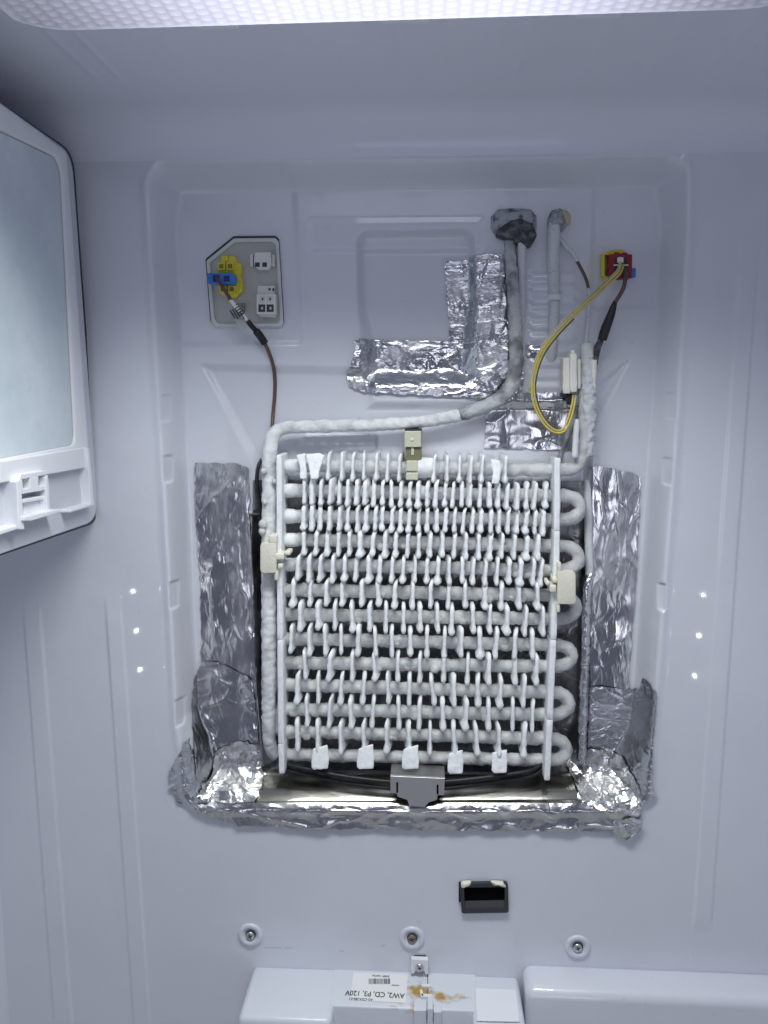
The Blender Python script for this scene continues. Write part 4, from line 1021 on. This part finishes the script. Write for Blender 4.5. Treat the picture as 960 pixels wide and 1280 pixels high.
A = [bm.verts.new(p) for p in a]; B = [bm.verts.new(p) for p in b]; A2 = [bm.verts.new(p+Vector((0, .008, 0))) for p in a]; B2 = [bm.verts.new(p+Vector((0, .0055, 0))) for p in b]
for i in range(len(A)):
    j = (i+1) % len(A); bm.faces.new((A[i], A[j], B[j], B[i])); bm.faces.new((A[i], A2[i], A2[j], A[j])); bm.faces.new((B[i], B[j], B2[j], B2[i]))
from_bm('vent_frame', bm, M['vent'], vt)
bm = bmesh.new(); bm.faces.new([bm.verts.new(p+Vector((0, .0052, 0))) for p in b]); from_bm('duct_mouth', bm, M['void'], vt)
bm = bmesh.new(); add_prism(bm, [P(581, 1126, -.0016), P(631, 1125, -.0016), P(631.5, 1136, -.0054), P(581, 1137, -.0054)], Vector((0, .0006, -.0004))); from_bm('sloped_lip', bm, M['vent'], vt)
bm = bmesh.new(); pbox(bm, 573.5, 1103.5, 577, 1128, -.003, .001, .0005); from_bm('side_tab', bm, M['black'], vt)
for k, ol in enumerate(([(575, 1107), (577, 1102), (588, 1101), (591, 1105), (583, 1107), (578, 1110)], [(612, 1105), (614, 1101), (628, 1102), (634, 1106), (632, 1109), (622, 1106)])):
    lump_patch('tan_foam', ol, -.004, -.009, M['cream'], vt, .0008)

# ------------------------------------------------------------------ housing at the bottom
hs = empty('control_housing', P(480, 1240, -0.03), "white plastic housing with a printed label and brown stains at the bottom", "housing")
ZH = P(480, 1214.5, -0.002).z
def topbox(bm, xpa, xpb, Ya, Yb, zt, zb, bev, taper=0.0):
    xa_ = at_z(np.float64(xpa[0]), np.float64(xpa[1]), zt)[0]; xb_ = at_z(np.float64(xpb[0]), np.float64(xpb[1]), zt)[0]
    pts = [Vector((xa_, Ya, zt)), Vector((xb_, Ya, zt)), Vector((xb_+taper, Yb, zt)), Vector((xa_-taper, Yb, zt))]
    add_prism(bm, pts, Vector((0, 0, zb-zt)), bev, 4)
def stained(name, base, spots, z):
    m = base.copy(); m.name = name; n, l = m.node_tree.nodes, m.node_tree.links; b = n["Principled BSDF"]
    tc = n.new("ShaderNodeTexCoord"); t = n.new("ShaderNodeTexNoise"); t.inputs["Scale"].default_value = 75; t.inputs["Detail"].default_value = 5
    l.new(tc.outputs["Object"], t.inputs["Vector"]); prev = None
    for (x, y), r, thr in spots:
        c = at_z(np.float64(x), np.float64(y), z)
        d = n.new("ShaderNodeVectorMath"); d.operation = 'DISTANCE'; d.inputs[1].default_value = tuple(c); l.new(tc.outputs["Object"], d.inputs[0])
        mr = n.new("ShaderNodeMapRange"); mr.inputs["From Min"].default_value = 0; mr.inputs["From Max"].default_value = r; mr.inputs["To Min"].default_value = 0.30; mr.inputs["To Max"].default_value = -0.45
        l.new(d.outputs["Value"], mr.inputs["Value"])
        ad = n.new("ShaderNodeMath"); ad.operation = 'ADD'; l.new(mr.outputs[0], ad.inputs[0]); l.new(t.outputs["Fac"], ad.inputs[1])
        m2 = n.new("ShaderNodeMapRange"); m2.inputs["From Min"].default_value = thr; m2.inputs["From Max"].default_value = thr+0.30; l.new(ad.outputs[0], m2.inputs["Value"])
        if prev is None: prev = m2
        else:
            mx = n.new("ShaderNodeMath"); mx.operation = 'MAXIMUM'; l.new(prev.outputs[0], mx.inputs[0]); l.new(m2.outputs[0], mx.inputs[1]); prev = mx
    mix = n.new("ShaderNodeMix"); mix.data_type = 'RGBA'; mix.inputs[6].default_value = b.inputs["Base Color"].default_value; mix.inputs[7].default_value = (0.42, 0.27, 0.06, 1)
    l.new(prev.outputs[0], mix.inputs[0]); l.new(mix.outputs[2], b.inputs["Base Color"]); return m
yfront = float(at_z(np.float64(500), np.float64(1259), ZH)[1]); yleft = float(at_z(np.float64(370), np.float64(1275), ZH)[1]); yright = float(at_z(np.float64(620), np.float64(1284), ZH)[1])
bm = bmesh.new(); topbox(bm, (311, 1225), (419, 1245), 0.003, yleft, ZH, ZB+.1, 0.008)
from_bm('left_block', bm, M['housing'], hs, True)
bm = bmesh.new(); topbox(bm, (412, 1235), (596, 1235), 0.003, yfront, ZH-.0012, ZB+.1, 0.0025)
from_bm('middle_block', bm, stained('stained_housing_plastic', M['housing'], [((524, 1239), .034, .36), ((515, 1234), .020, .34), ((552, 1246), .022, .38), ((575, 1244), .034, .60), ((500, 1257), .05, .70), ((522, 1258), .03, .48), ((540, 1256), .02, .5)], ZH), hs, True)
bm = bmesh.new(); topbox(bm, (588, 1235), (650, 1232), 0.003, yright, ZH-.002, ZB+.1, 0.008)
from_bm('right_block', bm, M['housing'], hs, True)
zt = ZH-.0012
# raised square panel on the right block's top
q = [Vector(at_z(np.float64(x), np.float64(y), ZH-.0006)) for x, y in ((594, 1236), (645, 1238), (650, 1278), (596, 1277))]
bm = bmesh.new(); add_prism(bm, q, Vector((0, 0, .0016)), 0.0010, 2); from_bm('raised_panel', bm, M['white'], hs)
# label
def TZ(x, y, dz=0.0): return Vector(at_z(np.float64(x), np.float64(y), zt+dz))
lbq = [TZ(442, 1216, .0004), TZ(510, 1218, .0004), TZ(507, 1254, .0004), TZ(437.5, 1250, .0004)]
bm = bmesh.new(); add_prism(bm, lbq, Vector((0, 0, .0003))); lab = from_bm('label', bm, M['paper'], hs)
ux = (lbq[3]-lbq[2]).normalized()         # reading direction: right to left in the photo
uy = (lbq[2]-lbq[1]).normalized()
def text(s, x, y, size, stretch=1.0):
    """x, y: photo pixel of the text's own left baseline corner"""
    cu = bpy.data.curves.new('t', 'FONT'); cu.body = s; cu.size = size; cu.extrude = 0.00008; cu.offset = 0.010*size
    o = bpy.data.objects.new('t', cu); C.objects.link(o)
    dg = bpy.context.evaluated_depsgraph_get(); me = bpy.data.meshes.new_from_object(o.evaluated_get(dg))
    bpy.data.objects.remove(o); bpy.data.curves.remove(cu)
    p = TZ(x, y, .0009)
    for v_ in me.vertices:
        c = v_.co.copy(); v_.co = p+ux*c.x*stretch+uy*c.y*-1*-1+Vector((0, 0, c.z))
    me.materials.clear(); me.materials.append(M['ink']); me.name = 'printed_text'
    return link(bpy.data.objects.new('printed_text', me), lab)
UY_FLIP = True
uy = (lbq[2]-lbq[1]).normalized()        # text 'up' runs toward the viewer
text("AW2, CD, P3, 120V", 506, 1242, 0.0128, 0.74)
text("A2-CDA-8B-01", 466, 1248.5, 0.0055, 0.9)
text("A3454", 499, 1231, 0.0042, 0.9)
text("EABP-14473A", 487, 1219.5, 0.0052, 0.8)
x_ = 461.0
while x_ < 487:
    wd = random.choice((0.5, 0.7, 1.1)); bm = bmesh.new()
    add_prism(bm, [TZ(x_, 1223.3, .0008), TZ(x_+wd, 1223.3, .0008), TZ(x_+wd, 1230, .0008), TZ(x_, 1230, .0008)], Vector((0, 0, .0001)))
    from_bm('barcode_bar', bm, M['ink'], lab); x_ += wd+random.choice((0.45, 0.6, 0.8))
# bracket with screw standing on the housing
tb = empty('fixing_tab', P(524, 1210, -.004), "white metal fixing tab with a cross screw above the housing label", "bracket")
poly_obj('tab_plate', [(514, 1199), (535, 1200), (535, 1218), (531, 1218), (531, 1214), (518, 1214), (518, 1217), (513.5, 1217)], -.010, -.003, M['white'], tb, .0006)
pbox_obj('tab_slot', (517.5, 1196.2, 532, 1199.2), -.004, .0005, M['vent'], tb, .0006)
c = P(524.5, 1209.5, -.0102); vv, ff = lathe([(0.0058, 0), (0.0056, 0.0012), (0.0040, 0.0020), (0.0012, 0.0022)], 22); mesh_np('screw_head', vv+np.array(c), ff, M['screw'], tb)
bm = bmesh.new(); q = c+Vector((0, -.0021, 0))
for an in (0.2, 0.2+math.pi/2):
    d = Vector((math.cos(an), 0, math.sin(an))); n_ = Vector((-d.z, 0, d.x))
    add_prism(bm, [q+d*.0028+n_*.0006, q-d*.0028+n_*.0006, q-d*.0028-n_*.0006, q+d*.0028-n_*.0006], Vector((0, -.0004, 0)))
from_bm('cross_slot', bm, M['dark'], tb)
# hook and hinge
q = [TZ(526, 1233), TZ(538, 1233), TZ(539, 1236), TZ(527, 1236)]
hk = bmesh.new()
add_prism(hk, q, Vector((0, 0, .004)), .0006)
add_prism(hk, [TZ(524.5, 1240), TZ(528, 1240), TZ(530, 1249), TZ(526, 1248)], Vector((0, 0, .004)), .0006)
add_prism(hk, [TZ(526, 1245), TZ(540, 1246), TZ(540, 1249), TZ(527, 1249)], Vector((0, 0, .004)), .0006)
from_bm('hook', hk, M['white'], hs)
bm = bmesh.new(); pbox(bm, 517, 1263, 533, 1284, -0.075, -0.055, .001); pbox(bm, 534.5, 1261, 541, 1284, -0.078, -0.055, .001); pbox(bm, 542, 1265, 552, 1284, -0.073, -0.055, .001)
from_bm('hinge', bm, M['housing'], hs)
bm = bmesh.new(); add_prism(bm, [TZ(534.3, 1217, .0003), TZ(535.1, 1217, .0003), TZ(535.1, 1258, .0003), TZ(534.3, 1258, .0003)], Vector((0, 0, .0002))); from_bm('seam_line', bm, M['vent'], hs)
print('fins', nf, 'XL', XL, 'XR', XR, 'ZC', ZC, 'light', xa, xb, yb, 'YP', YP, YR)
